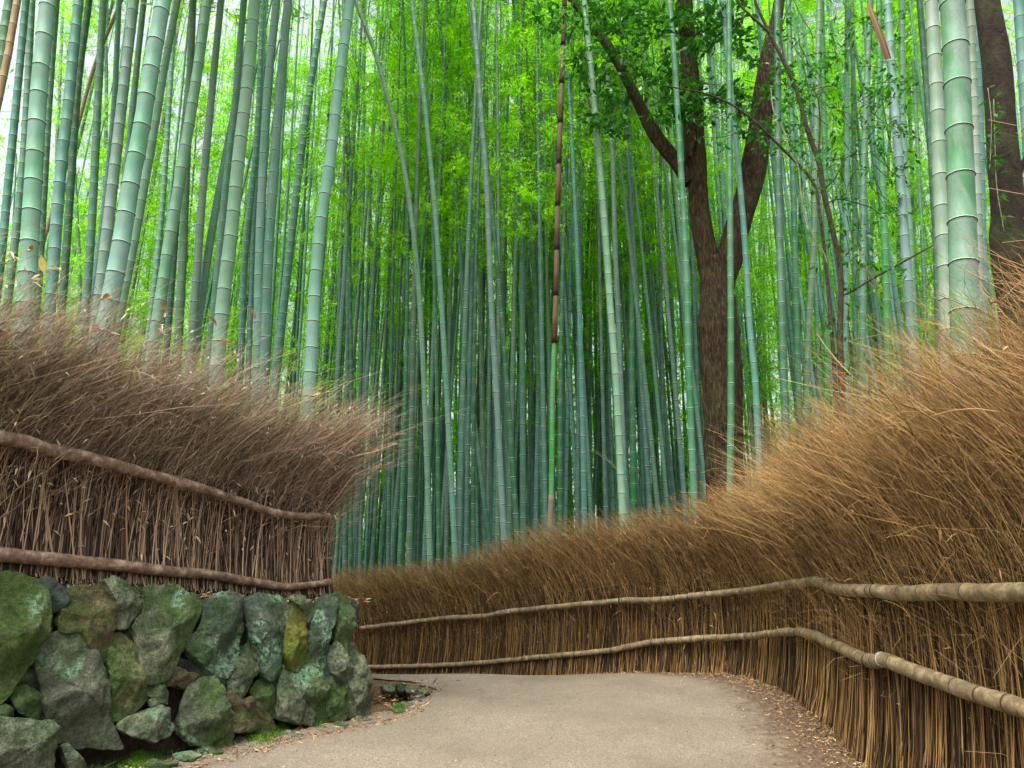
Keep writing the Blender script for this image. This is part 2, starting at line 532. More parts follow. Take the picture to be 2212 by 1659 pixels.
PITC = gd(850, 1500)
def ghz(X, Y):
    X = np.asarray(X, float); Y = np.asarray(Y, float)
    z = -0.20 * np.log1p(np.exp((Y - 7.55) * 3.0)) / 3.0
    z = np.maximum(z, -1.6 + 0.02 * np.minimum(Y, 60))
    z = z + 0.012 * np.sin(X * 3.1 + Y * 1.7) * np.sin(Y * 2.3 - X)
    d = sdist(FOOT, X, Y)
    top = 0.75 + 0.09 * (5.4 - np.clip(Y, 2, 6)) + 0.02 * np.sin(X * 7) * np.sin(Y * 9)
    z = z + (top - z) * sstep(d, 0.20, 0.32)
    r = ((X - PITC[0]) / 0.24) ** 2 + ((Y - PITC[1]) / 0.30) ** 2
    z = z - 0.30 * np.exp(-r ** 2 * 0.8) * (d < 0.1)
    z = z - 0.02 * np.clip(1 - np.abs(d + 0.12) / 0.12, 0, 1)
    return z

def gz(x, y):
    return float(ghz(np.array([x]), np.array([y]))[0])

def axis(lo, hi, step, far, n):
    a = np.arange(lo, hi, step)
    g = np.geomspace(step, far, n)
    return np.r_[(lo - g)[::-1], a, (hi + g)]

gx = axis(-3.2, 2.7, 0.035, 120, 46)
gy = axis(2.0, 9.0, 0.035, 150, 46)
GX, GY = np.meshgrid(gx, gy, indexing='ij')
GZ = ghz(GX, GY) + 0.006 * np.sin(GX * 37 + 2 * np.sin(GY * 21)) * np.sin(GY * 33)
def grid_faces(nx, ny):
    i, j = np.meshgrid(np.arange(nx - 1), np.arange(ny - 1), indexing='ij')
    a = i * ny + j
    return np.stack([a, a + ny, a + ny + 1, a + 1], -1).reshape(-1, 4)
g_ = mesh('ground', np.stack([GX, GY, GZ], -1).reshape(-1, 3), grid_faces(len(gx), len(gy)), M['soil'])
tag(g_, kind='structure')

# path sheet
LE = [(300, 1659), (380, 1641), (500, 1612), (600, 1590), (700, 1568), (810, 1541), (860, 1535), (905, 1512), (938, 1490), (900, 1474), (850, 1466)]
le = [gd(x, y)[:2] for x, y in LE]
le = [np.array((-3.2, 1.5)), np.array((-2.6, 2.8))] + le + [np.array((-1.75, 7.5)), np.array((-2.9, 8.1)), np.array((-4.4, 9.3)), np.array((-7, 11.5))]
le = np.array(le)
rows = np.r_[np.arange(-1.5, 9.2, 0.04), np.arange(9.3, 13.5, 0.15)]
lx = np.interp(rows, le[:, 1], le[:, 0])
rx = np.interp(rows, RF[:, 1], RF[:, 0]) + 0.12
n = 70
t = np.linspace(0, 1, n)
PX = lx[:, None] * (1 - t) + rx[:, None] * t
PY = np.repeat(rows[:, None], n, 1)
PXj = PX + 0
PXj[:, 0] += 0.025 * np.sin(rows * 13) + 0.015 * np.sin(rows * 31)
PZ = ghz(PXj, PY) + 0.012
# damp terrain wobble near wall foot so path stays clean
PZ = np.maximum(PZ, -0.20 * np.log1p(np.exp((PY - 7.55) * 3.0)) / 3.0 - 0.03)
dr = -sdist(RF, PXj, PY)
dr = np.abs(sdist(RF, PXj, PY))
dl = PXj - lx[:, None]
edge = np.clip(1 - dr / 0.95, 0, 1) * 1.1 + np.clip(1 - dl / 0.16, 0, 1) * 0.5
p_ = mesh('path', np.stack([PXj, PY, PZ], -1).reshape(-1, 3), grid_faces(len(rows), n)[:, ::-1], M['path'], attrs={'edge': edge.ravel()})
tag(p_, kind='structure')

# ------------------------------------------------------------------ brushwood fences
def resample(poly, ds=0.02):
    poly = np.asarray(poly, float)
    L = np.r_[0, np.cumsum(np.linalg.norm(np.diff(poly, axis=0), axis=1))]
    C = catmull(poly, int(L[-1] / ds))
    return C

class Line:
    def __init__(s, poly):
        s.C = resample(poly)
        s.L = np.r_[0, np.cumsum(np.linalg.norm(np.diff(s.C, axis=0), axis=1))]
        T = unit(np.gradient(s.C, axis=0)); s.T = T
        s.N = np.stack([T[:, 1], -T[:, 0]], 1)
        s.len = s.L[-1]
    def ev(s, q):
        f = lambda a: np.stack([np.interp(q, s.L, a[:, 0]), np.interp(q, s.L, a[:, 1])], -1)
        return f(s.C), unit(f(s.T)), unit(f(s.N))

def brush_fence(root, line, zfun, hfun, body, back, lean, mat, dens, seglen_far, nside, bend=0.55, ragged=0.4, flare=0.03, rs=0.003):
    """body/back: +1/-1 side factor; back = normal sign pointing away from the path; lean = f(xy)->3-vector of tip drift per metre"""
    parts = []
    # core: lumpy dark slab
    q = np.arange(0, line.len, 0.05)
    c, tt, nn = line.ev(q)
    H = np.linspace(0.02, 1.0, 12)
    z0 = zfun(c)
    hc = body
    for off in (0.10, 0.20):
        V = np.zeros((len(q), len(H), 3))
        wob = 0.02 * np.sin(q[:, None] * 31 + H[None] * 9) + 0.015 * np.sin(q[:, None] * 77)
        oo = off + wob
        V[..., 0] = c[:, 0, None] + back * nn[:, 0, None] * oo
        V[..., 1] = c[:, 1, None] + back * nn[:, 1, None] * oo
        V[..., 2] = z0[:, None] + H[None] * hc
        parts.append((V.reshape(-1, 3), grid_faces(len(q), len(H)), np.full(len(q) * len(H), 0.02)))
    # stems, denser close by
    def sample(nper):
        n_ = int(line.len * nper)
        qq = R.random(n_) * line.len
        cc, t2, n2 = line.ev(qq)
        dist = np.hypot(cc[:, 0], cc[:, 1])
        keep = R.random(n_) < np.clip(4.5 / dist, 0.35, 1)
        return qq[keep], cc[keep], t2[keep], n2[keep], dist[keep]
    qq, cc, t2, n2, dist = sample(dens[0])
    m = len(qq)
    o0 = R.random(m) ** 1.5 * 0.14
    foot = np.column_stack([cc + back * n2 * (o0[:, None] * 0.8 - flare * (0.4 + 0.6 * R.random((m, 1)))), zfun(cc) - 0.02 + R.random(m) * 0.04])
    top = np.column_stack([cc + back * n2 * (0.045 + o0[:, None] * 0.9) + t2 * R.normal(scale=0.06, size=(m, 1)), zfun(cc) + hc * (0.22 + 0.8 * R.random(m) ** 1.3)])
    mid = (foot + top) / 2 + np.column_stack([back * n2 * (0.02 + flare * 0.5) + t2 * R.normal(scale=0.02, size=(m, 1)), np.zeros(m)])
    P = bez(foot, mid, top, 5)
    r = (0.0022 + rs * R.random(m) ** 2)[:, None] * (1 + 0.06 * (dist[:, None] - 4).clip(0)) * np.linspace(1, 0.55, 5)[None]
    V, Q, A = twigs(P, r, nside)
    parts.append((V, Q, np.where(A < 0.5, A * 0.5, 0.12 + 0.68 * A)))
    # fine twigs
    for (d_, l0, l1, hs, jit, rr, att, lk) in dens[1]:
        qq, cc, t2, n2, dist = sample(d_)
        m = len(qq)
        h = hfun(cc)
        o0 = 0.07 + R.random(m) * 0.22
        z0 = zfun(cc)
        hstart = hs[0] + (hs[1] - hs[0]) * R.random(m) ** 0.8
        lv = lean(cc) * lk
        ln = (l0 + (l1 - l0) * R.random(m))
        st = np.column_stack([cc + back * n2 * o0[:, None], z0 + hstart])
        # drift of the start: twigs already lean where they start high
        st = st + lv * ((hstart - hc) * 0.35).clip(0)[:, None]
        up = np.array([0, 0, 1.0])
        j1 = R.normal(scale=jit, size=(m, 3)); j1[:, 2] *= 0.5
        ctrl = st + (up + lv * 0.42 + j1 * 0.5) * (ln * 0.5)[:, None]
        tip = st + (up * (1 - bend * 0.35 * R.random(m))[:, None] + lv * (0.8 + 0.5 * R.random(m))[:, None] * bend * 1.6 + j1) * ln[:, None]
        cap_ = z0 + h * (1.08 - ragged * R.random(m)) + 0.09 * np.sin(cc[:, 0] * 5 + cc[:, 1] * 4) 
        fz = np.clip((cap_ - st[:, 2]) / np.maximum(tip[:, 2] - st[:, 2], 1e-3), 0.08, 1)[:, None]
        tip = st + (tip - st) * fz
        ctrl = st + (ctrl - st) * fz
        P = bez(st, ctrl, tip, 6)
        P[:, 1:] += R.normal(scale=0.011, size=P[:, 1:].shape) * np.array([0.5, 1, 1, 1, 1])[None, :, None]
        r = (rr * (0.5 + 0.6 * R.random(m)))[:, None] * (1 + 0.13 * (dist[:, None] - 3.5).clip(0)) * np.linspace(1.3, 0.55, 6)[None]
        V, Q, A = twigs(P, r, 3)
        parts.append((V, Q, att + (1 - att) * A))
        # forked sprays off the fine twigs
        k2 = int(m * 1.3)
        idx = R.integers(0, m, k2)
        tpos = R.integers(2, 5, k2)
        s2 = P[idx, tpos]
        dirs = unit(P[idx, tpos + 1] - P[idx, tpos])
        dj = unit(dirs + R.normal(scale=1.0, size=(k2, 3)) * np.where(R.random((k2, 1)) < 0.3, 0.95, 0.38))
        l2 = (0.06 + 0.22 * R.random(k2))[:, None]
        e2 = s2 + dj * l2
        P2 = bez(s2, s2 + dirs * l2 * 0.5, e2, 4)
        r2 = (rr * 0.7 * (0.7 + 0.5 * R.random(k2)))[:, None] * (1 + 0.13 * (dist[idx][:, None] - 3.5).clip(0)) * np.linspace(1.1, 0.5, 4)[None]
        V, Q, A = twigs(P2, r2, 3)
        parts.append((V, Q, att + (1 - att) * A))
    # bits of dead leaf caught in the twigs
    m = int(line.len * dens[2])
    qq = R.random(m) * line.len
    cc, t2, n2 = line.ev(qq)
    hz_ = R.random(m) ** 0.8 * hfun(cc) * 0.95
    pos = np.column_stack([cc - back * n2 * (0.02 - 0.12 * R.random((m, 1))), zfun(cc) + hz_]) + lean(cc) * ((hz_ - hc) * 0.6).clip(0)[:, None]
    V, Q, A = leaves(pos, unit(R.normal(size=(m, 3))), 0.02 + 0.05 * R.random(m), 0.006 + 0.008 * R.random(m))
    parts.append((V, Q, 0.7 + 0.3 * A))
    V, Q, A = cat(parts)
    return mesh('brushwood', shift(V, root.location), Q, mat, root, attrs={'tint': A}, smooth=True)

def rail(root, pts, poly, radii, joints, mat, node, seed, name='rail', tie_at=(), wob=0.002):
    """pts: picture points of the rail's centre line; radii (start,end); joints: picture x at which one pole meets the next"""
    W = [on_curtain(x, y, poly) for x, y in pts]
    xs = [p[0] for p in pts]
    C = catmull(W, 400)
    # picture x along C for the joints
    d = C - np.array([0, 0, CH])
    fy = d[:, 1] * math.cos(TH) + d[:, 2] * math.sin(TH)
    pxs = 1106 + F * d[:, 0] / fy
    cuts = [0] + [int(np.argmin(abs(pxs - j))) for j in joints] + [len(C) - 1]
    cuts = sorted(cuts)
    ra = np.interp(np.arange(len(C)), [0, len(C) - 1], radii)
    rg = np.random.default_rng(seed)
    for a, b in zip(cuts[:-1], cuts[1:]):
        if b - a < 3: continue
        n_ = max(14, (b - a) * 2)
        P = np.stack([np.interp(np.linspace(a, b, n_), np.arange(len(C)), C[:, k]) for k in range(3)], 1)
        s = np.r_[0, np.cumsum(np.linalg.norm(np.diff(P, axis=0), axis=1))]
        P = P + wob * np.stack([np.sin(s * 9 + seed), np.sin(s * 7), np.sin(s * 11 + 1)], 1)
        rr = np.interp(np.linspace(a, b, n_), np.arange(len(C)), ra) * (1 + 0.09 * (0.5 - np.linspace(0, 1, n_))) * (1 + 0.03 * np.sin(s * 23 + seed))
        if node:
            ph = (s / node + rg.random()) % 1.0
            rr = rr * (1 + 0.05 * np.exp(-((np.minimum(ph, 1 - ph) * node) / 0.008) ** 2))
            dn = np.minimum(ph, 1 - ph) * node / 0.006
        else:
            dn = np.full(n_, 9.0)
        k = 14
        V, Q = tube(P, rr, k)
        dv_ = np.r_[np.repeat(dn, k), [9, 9], np.full(2 * k, 9)]
        uv = np.stack([np.full(len(dv_), 9.0), dv_], 1)[Q.ravel()]
        mesh(name, shift(V, root.location), Q, mat, root, uv=uv)
    for x in joints:
        i = int(np.argmin(abs(pxs - x)))
        T = unit(C[min(i + 1, len(C) - 1)] - C[max(i - 1, 0)])
        wd = 0.007
        V, Q = tube(np.array([C[i] - T * wd, C[i] - T * wd * .4, C[i] + T * wd * .4, C[i] + T * wd]), ra[i] * np.array([1.02, 1.1, 1.1, 1.02]), 16)
        mesh('tie', shift(V, root.location), Q, M['tie'], root)
    for x in tie_at:
        i = int(np.argmin(abs(pxs - x)))
        T = unit(C[min(i + 1, len(C) - 1)] - C[max(i - 1, 0)])
        V, Q = tube(np.array([C[i] - T * .004, C[i] + T * .0, C[i] + T * .004]), ra[i] * np.array([1.03, 1.08, 1.03]), 16)
        mesh('wire', shift(V, root.location), Q, M['wire'], root)
    return C

# --- the fence beside the path
fr = empty('brushwood_fence', (1.9, 4.0, 0.0))
tag(fr, 'long curving tan brushwood fence with two bamboo rails bordering the path', 'fence')
lr = Line(RF)
def leanR(c):
    # towards the path and away down the slope
    x = np.full(len(c), -0.54); y = np.where(c[:, 1] < 7.3, 0.25, 0.05)
    x = x * np.interp(c[:, 1], [2.0, 3.2, 5.0], [0.25, 0.55, 1.0])
    return np.column_stack([x, y, np.zeros(len(c))])
def hR(c):
    return np.interp(c[:, 1], [1, 2.6, 4.0, 5.8, 7.9, 8.9, 11.3, 15], [2.2, 2.1, 1.88, 1.76, 1.74, 1.72, 1.66, 1.6])
densR = (1900, [(1400, 0.45, 0.9, (0.55, 1.0), 0.09, 0.0015, 0.0, 0.6),
                (1900, 0.4, 0.95, (0.95, 1.45), 0.22, 0.0010, 0.25, 0.9),
                (260, 0.5, 1.0, (0.9, 1.4), 0.3, 0.0014, 0.75, 0.9),
                (90, 0.4, 0.8, (0.8, 1.5), 0.42, 0.0026, 0.3, 0.8),
                (1700, 0.25, 0.5, (0.12, 0.75), 0.07, 0.0014, 0.12, 0.12),
                (350, 0.25, 0.6, (0.15, 0.8), 0.2, 0.0011, 0.5, 0.3)], 60)
zR = lambda c: ghz(c[:, 0], c[:, 1])
brush_fence(fr, lr, zR, hR, 1.0, 1, leanR, M['brushR'], densR, 0, 3, ragged=0.3, flare=0.07, rs=0.004)
upR = [(780, 1357), (870, 1346), (965, 1335), (1045, 1331), (1100, 1321), (1220, 1309), (1340, 1298), (1420, 1296), (1492, 1288), (1620, 1275), (1752, 1257), (1795, 1270), (1850, 1276), (1893, 1277), (1930, 1281), (2060, 1279), (2212, 1280), (2300, 1282)]
loR = [(795, 1441), (950, 1437), (1060, 1430), (1130, 1423), (1230, 1414), (1322, 1405), (1345, 1400), (1400, 1389), (1500, 1380), (1610, 1375), (1722, 1365), (1800, 1392), (1878, 1428), (1915, 1426), (2000, 1461), (2100, 1495), (2212, 1532), (2300, 1570)]
RFo = offset_poly(RF, -0.015)
rail(fr, upR, RFo, (0.031, 0.036), [965, 1342, 1491, 1753, 1893], M['railR'], 0.17, 3, tie_at=(1935, 1100))
rail(fr, loR, RFo, (0.030, 0.036), [950, 1130, 1322, 1724, 1878], M['railR'], 0.17, 8, tie_at=(1905, 1500, 1610))

# --- the fence on the stone wall
LFp = LFp0 = np.array([(-3.55, 2.2), (-2.62, 3.62), (-2.0, 4.55), (-1.55, 5.18), (-1.40, 5.40), (-1.43, 5.56), (-1.62, 5.78), (-2.3, 6.5), (-3.4, 7.6)])
fl = empty('brushwood_fence', (-1.8, 4.8, 0.9))
tag(fl, 'short grey-brown brushwood fence with two wooden rails on top of the mossy stone wall', 'fence')
ll = Line(LFp)
def leanL(c):
    return np.column_stack([np.full(len(c), 0.5) + 0.25 * sstep(c[:, 1], 4.6, 5.4), np.full(len(c), 0.12), np.zeros(len(c))])
def zL(c):
    return np.interp(c[:, 1], [2, 3.6, 5.4, 7], [1.02, 0.97, 0.80, 0.76])
def hL(c):
    return np.interp(c[:, 1], [2, 3.6, 4.3, 5.4, 5.8, 7.6], [1.85, 1.72, 1.68, 1.55, 1.3, 1.1])
densL = (1700, [(1500, 0.35, 0.8, (0.35, 0.85), 0.16, 0.0013, 0.0, 0.7),
                (1500, 0.3, 0.85, (0.55, 1.15), 0.28, 0.0010, 0.1, 1.0),
                (460, 0.3, 0.8, (0.6, 1.2), 0.4, 0.0011, 0.7, 1.1),
                (110, 0.25, 0.6, (0.5, 1.1), 0.5, 0.0024, 0.4, 0.9),
                (500, 0.25, 0.5, (0.1, 0.6), 0.35, 0.0011, 0.3, 0.5)], 420)
brush_fence(fl, ll, zL, hL, 0.72, -1, leanL, M['brushL'], densL, 0, 4, bend=0.6, ragged=0.6, rs=0.0045)
upL = [(-60, 925), (0, 945), (50, 953), (100, 968), (200, 993), (300, 1018), (400, 1046), (500, 1076), (560, 1098), (600, 1109), (650, 1114), (712, 1116)]
loL = [(-60, 1193), (0, 1199), (100, 1206), (200, 1217), (300, 1226), (400, 1238), (470, 1243), (530, 1254), (600, 1267), (645, 1266), (712, 1258)]
LFo = offset_poly(LFp, 0.03)
rail(fl, upL, LFo, (0.037, 0.026), [], M['railL'], 0, 2, wob=0.003)
rail(fl, loL, LFo, (0.037, 0.026), [], M['railL'], 0, 5, wob=0.003)

# ------------------------------------------------------------------ stone wall
Z1 = lambda p: (p[0] * 0.2709, 1210 + p[1] * 0.2709)
Z2 = lambda p: (414.8 + p[0] * 0.2709, 1210 + p[1] * 0.2709)
G = (0.10, 0.115, 0.075)
RK = {
    'moss': mat_rock('rock_mossy', [(0.045, 0.055, 0.025), (0.15, 0.165, 0.07), (0.32, 0.31, 0.15)], 0.75, 0.3, (0.055, 0.13, 0.012)),
    'half': mat_rock('rock_half_mossy', [(0.045, 0.055, 0.034), (0.13, 0.15, 0.09), (0.35, 0.36, 0.22)], 0.72, 0.5, (0.06, 0.14, 0.015)),
    'grey': mat_rock('rock_grey_green', [(0.05, 0.06, 0.04), (0.18, 0.205, 0.13), (0.40, 0.42, 0.28)], 0.5, 0.15, (0.05, 0.115, 0.025)),
    'lich': mat_rock('rock_lichen', [(0.03, 0.042, 0.034), (0.09, 0.12, 0.085), (0.19, 0.22, 0.15)], 0.5, 0.9, (0.04, 0.1, 0.02)),
    'brown': mat_rock('rock_brown', [(0.035, 0.025, 0.014), (0.12, 0.10, 0.05), (0.28, 0.25, 0.13)], 0.55, 0.1, (0.09, 0.15, 0.02)),
    'dark': mat_rock('rock_dark', [(0.02, 0.028, 0.025), (0.055, 0.07, 0.06), (0.12, 0.15, 0.12)], 0.3, 0.3, (0.05, 0.11, 0.03)),
    'ochre': mat_rock('rock_ochre', [(0.07, 0.04, 0.012), (0.16, 0.11, 0.03), (0.27, 0.22, 0.08)], 0.55, 0.0, (0.16, 0.26, 0.02)),
}
stones = [
 (Z1, [(-60,120),(60,125),(200,150),(315,170),(350,230),(390,330),(385,470),(350,620),(300,760),(210,880),(130,1000),(60,1100),(0,1150),(-60,1150)], 'moss', .15, .04),
 (Z1, [(310,150),(390,112),(470,150),(560,230),(560,310),(500,380),(420,410),(385,320),(350,230)], 'dark', .12, .0),
 (Z1, [(395,450),(430,418),(475,430),(480,500),(460,600),(380,600),(385,500)], 'dark', .07, -.05),
 (Z1, [(560,240),(620,215),(760,200),(870,170),(900,260),(930,380),(915,520),(900,650),(870,770),(820,800),(770,740),(700,620),(640,575),(500,580),(480,480),(520,360),(560,320)], 'brown', .13, .0),
 (Z1, [(850,160),(920,130),(1020,145),(1110,200),(1190,300),(1170,390),(1110,460),(1030,540),(960,545),(920,500),(930,400),(900,280)], 'grey', .13, .0),
 (Z1, [(1180,250),(1330,225),(1500,250),(1600,275),(1610,400),(1560,520),(1500,660),(1430,800),(1380,900),(1300,960),(1200,970),(1150,850),(1110,650),(1050,520),(1150,430),(1190,330)], 'half', .15, .03),
 (Z1, [(305,720),(370,620),(500,575),(650,580),(740,670),(800,800),(870,900),(880,1000),(860,1150),(870,1230),(930,1320),(1000,1480),(850,1470),(650,1500),(500,1450),(430,1330),(400,1200),(380,1050),(340,900)], 'grey2', .15, .02),
 (Z1, [(920,580),(1000,570),(1090,660),(1150,800),(1190,930),(1190,1080),(1150,1160),(1050,1230),(950,1260),(880,1220),(865,1100),(880,950),(870,800),(890,700)], 'moss', .13, .0),
 (Z1, [(250,840),(310,880),(360,970),(360,1010),(250,1010),(170,970),(200,900)], 'grey', .07, -.04),
 (Z1, [(130,1020),(230,990),(330,1020),(370,1130),(400,1250),(330,1280),(210,1240),(140,1180),(115,1090)], 'half', .1, .0),
 (Z1, [(-60,1150),(60,1145),(125,1180),(130,1260),(60,1300),(-60,1290)], 'half', .1, .0),
 (Z1, [(-60,1270),(130,1270),(400,1275),(440,1350),(480,1430),(400,1500),(410,1720),(-60,1720)], 'grey', .16, .06),
 (Z1, [(480,1480),(540,1455),(600,1530),(680,1640),(690,1720),(560,1720),(500,1600)], 'grey', .08, .06),
 (Z1, [(960,1290),(1150,1200),(1290,1160),(1340,1200),(1390,1340),(1330,1430),(1200,1460),(1080,1430),(940,1350)], 'grey', .12, .05),
 (Z1, [(1205,1110),(1250,1090),(1295,1120),(1290,1165),(1220,1170)], 'grey', .04, .02),
 (Z1, [(1190,1000),(1310,950),(1375,1050),(1370,1150),(1300,1140),(1200,1080)], 'half', .08, .0),
 (Z1, [(1340,930),(1410,850),(1490,880),(1520,970),(1500,1030),(1440,1010),(1340,1000)], 'brown', .08, .0),
 (Z1, [(1500,890),(1595,880),(1670,930),(1650,990),(1540,985)], 'brown', .07, -.02),
 (Z1, [(1020,540),(1100,540),(1130,650),(1110,700),(1040,620)], 'dark', .05, -.05),
 (Z1, [(815,820),(870,830),(900,1000),(880,1150),(850,960)], 'grey', .05, -.04),
 (Z1, [(850,1200),(920,1240),(960,1340),(930,1400),(870,1300)], 'dark', .06, -.03),
 (Z2, [(130,330),(200,285),(350,275),(385,310),(395,420),(390,560),(370,750),(330,900),(290,960),(150,880),(60,780),(0,740),(-40,650),(20,590),(90,500),(110,400)], 'lich', .14, .03),
 (Z2, [(-60,760),(60,800),(150,880),(300,950),(250,1060),(200,1000),(80,910),(-40,860)], 'dark', .1, -.03),  # dark rock stands in for the shaded underside of the boulder above
 (Z2, [(345,275),(420,320),(440,400),(430,520),(390,650),(340,850),(320,950),(350,700),(370,450)], 'brown', .1, -.01),
 (Z2, [(430,320),(540,278),(650,300),(780,335),(790,400),(760,560),(730,700),(690,830),(650,940),(590,930),(560,880),(550,700),(500,660),(450,520),(435,420)], 'lich', .14, .02),
 (Z2, [(380,700),(520,660),(550,720),(560,850),(500,950),(440,1090),(330,1060),(320,960),(350,880)], 'grey', .11, .0),
 (Z2, [(400,520),(460,500),(520,600),(520,700),(400,710)], 'dark', .05, -.06),  # no stone of its own: dark rock painted in for a shadowed cavity
 (Z2, [(760,500),(790,350),(870,350),(930,470),(940,600),(930,700),(880,820),(820,890),(770,850),(720,730),(740,640)], 'ochre', .11, .02),
 (Z2, [(790,310),(850,270),(930,285),(1010,350),(1020,430),(960,500),(900,400),(830,345)], 'grey', .1, .0),
 (Z2, [(1010,310),(1120,300),(1170,330),(1165,450),(1100,560),(1110,700),(1130,900),(1100,990),(1020,960),(960,760),(940,620),(980,520),(1020,430)], 'lich', .12, .02),
 (Z2, [(1100,280),(1230,255),(1290,310),(1310,400),(1300,560),(1270,700),(1220,700),(1170,620),(1160,480),(1180,350)], 'half', .13, .01),
 (Z2, [(1285,300),(1350,310),(1372,380),(1352,500),(1330,620),(1295,600),(1300,420)], 'dark', .1, -.02),
 (Z2, [(1110,700),(1160,645),(1230,720),(1270,850),(1290,980),(1270,1040),(1200,960),(1120,900)], 'grey', .11, .03),
 (Z2, [(1250,720),(1300,610),(1360,700),(1400,830),(1430,950),(1460,1100),(1445,1220),(1400,1230),(1340,1000),(1280,880)], 'grey', .13, .0),
 (Z2, [(1280,900),(1340,890),(1390,960),(1420,1120),(1430,1240),(1330,1255),(1290,1100),(1265,1000)], 'grey', .12, .03),
 (Z2, [(1060,980),(1140,920),(1200,960),(1260,1040),(1320,1200),(1310,1255),(1120,1290),(1090,1200),(1090,1080)], 'half', .12, .03),
 (Z2, [(830,900),(900,770),(980,690),(1020,850),(1070,970),(1150,1100),(1100,1320),(1010,1320),(960,1180),(890,1080),(870,980)], 'half', .13, .02),
 (Z2, [(740,890),(820,900),(880,1000),(890,1080),(960,1120),(990,1230),(980,1320),(850,1300),(720,1240),(700,1120),(700,1000)], 'grey', .12, .04),
 (Z2, [(690,830),(740,755),(770,790),(780,860),(740,960),(690,1120),(660,1000),(650,950)], 'lich', .08, .0),
 (Z2, [(490,1050),(550,950),(610,935),(660,1000),(670,1060),(705,1160),(690,1240),(640,1230),(560,1130)], 'half', .1, .0),
 (Z2, [(250,1080),(300,1050),(370,1070),(440,1110),(480,1090),(560,1150),(640,1240),(690,1340),(560,1370),(380,1360),(330,1340),(290,1220),(260,1160)], 'brown', .12, .02),
 (Z2, [(0,970),(90,940),(180,940),(215,1010),(250,1120),(290,1240),(325,1360),(310,1470),(150,1495),(60,1460),(-100,1380),(-70,1150)], 'half', .15, .04),
]
RK['grey2'] = mat_rock('rock_slab', [(0.05, 0.055, 0.04), (0.13, 0.14, 0.095), (0.24, 0.25, 0.17)], 0.4, 0.6, (0.08, 0.15, 0.04))
FS = resample(FOOT[:9], 0.05)
def wall_hit(px, py):
    z = 0.4
    for _ in range(4):
        poly = offset_poly(FS, -(0.02 + 0.16 * z))
        p = on_curtain(px, py, poly)
        z = np.clip(p[2], -0.1, 1.1)
    return p
ws = empty('stone_wall', (-1.6, 4.6, 0.0))
tag(ws, 'dry stone retaining wall of mossy green boulders carrying the brushwood fence', 'wall')

def make_stone(out3, depth, proud, mat, seed, root, name='stone', nrm=None, rough=1.0):
    """out3: outline points in 3D (on the wall face)"""
    rg = random.Random(seed)
    P = np.array(out3)
    c = P.mean(0)
    # rounded outline resampled
    K = 72
    Pc = np.vstack([P, P[:1]])
    L = np.r_[0, np.cumsum(np.linalg.norm(np.diff(Pc, axis=0), axis=1))]
    s = np.linspace(0, L[-1], K, endpoint=False)
    O = np.stack([np.interp(s, L, Pc[:, k]) for k in range(3)], 1)
    for _ in range(1):
        O = (np.roll(O, 1, 0) + 2 * O + np.roll(O, -1, 0)) / 4
    u, sv, vt = np.linalg.svd(O - O.mean(0))
    n = vt[2]
    if nrm is None:
        tocam = np.array([0, 0, CH]) - c
    else:
        tocam = np.array(nrm)
    if n @ tocam < 0: n = -n
    size = np.linalg.norm(O - c, axis=1).mean()
    J = 26
    phs = np.linspace(0.03, math.pi - 0.5, J)       # front pole -> most of the back
    V = []
    for ph in phs:
        k = math.sin(ph) ** 0.5 if ph < math.pi / 2 else math.sin(ph) ** 0.8
        dz = math.copysign(abs(math.cos(ph)) ** 0.9, math.cos(ph))
        V.append(c + (O - c) * k * 1.10 + n * (dz * depth * 1.0 + proud))
    V = np.array(V).reshape(-1, 3)
    # chisel with random planes
    cc = c + n * proud
    rel = V - cc
    h = rel @ n
    lat = rel - h[:, None] * n
    rad_ = np.linalg.norm(O - c, axis=1).mean()
    for _ in range(9):
        g_ = np.array([rg.gauss(0, 1) for _ in range(3)])
        g_ = unit(g_ - n * (g_ @ n)) * rg.uniform(0.15, 0.85)
        lim = depth * rg.uniform(0.42, 0.72) + rad_ * 0.25 * np.linalg.norm(g_) - lat @ g_
        h = np.where(h > 0, np.minimum(h, np.maximum(lim, h * 0.12)), h)
    V = cc + lat + h[:, None] * n
    off = np.array([rg.uniform(-50, 50) for _ in range(3)])
    Nn = np.empty(len(V)); 
    Dv = unit(V - (c - n * depth * 0.5))
    for i, v in enumerate(V):
        w_ = Vector(v + off)
        Nn[i] = (mnoise.noise(w_ * 5.0) * 0.026 + mnoise.noise(w_ * 13.0) * 0.016 + abs(mnoise.noise(w_ * 22.0)) * -0.016 - abs(mnoise.noise(w_ * 9.0)) * 0.018 + mnoise.noise(w_ * 48) * 0.005) * min(1.0, size / 0.12)
    V = V + Dv * Nn[:, None] * rough
    i, j = np.meshgrid(np.arange(J - 1), np.arange(K), indexing='ij')
    a = i * K + j; b = i * K + (j + 1) % K
    Q = np.stack([a, b, b + K, a + K], -1).reshape(-1, 4)
    nV = len(V)
    V = np.vstack([V, V[:K].mean(0), V[-K:].mean(0)])
    jj = np.arange(0, K, 2); b0 = (J - 1) * K
    c1 = np.stack([np.full(len(jj), nV), (jj + 2) % K, (jj + 1) % K, jj], 1)
    c2 = np.stack([np.full(len(jj), nV + 1), b0 + jj, b0 + (jj + 1) % K, b0 + (jj + 2) % K], 1)
    Q = np.vstack([Q, c1, c2])
    return mesh(name, shift(V, root.location) if root else V, Q, mat, root)

slab = {'ochre': 'ochre and yellow stone', 'brown': 'rough brown stone', 'dark': 'dark stone'}
for i, (zz, pts, mk_, dep, pr) in enumerate(stones):
    out = [wall_hit(*zz(p)) for p in pts]
    make_stone(out, dep, pr - 0.05, RK[mk_], 100 + i, ws)
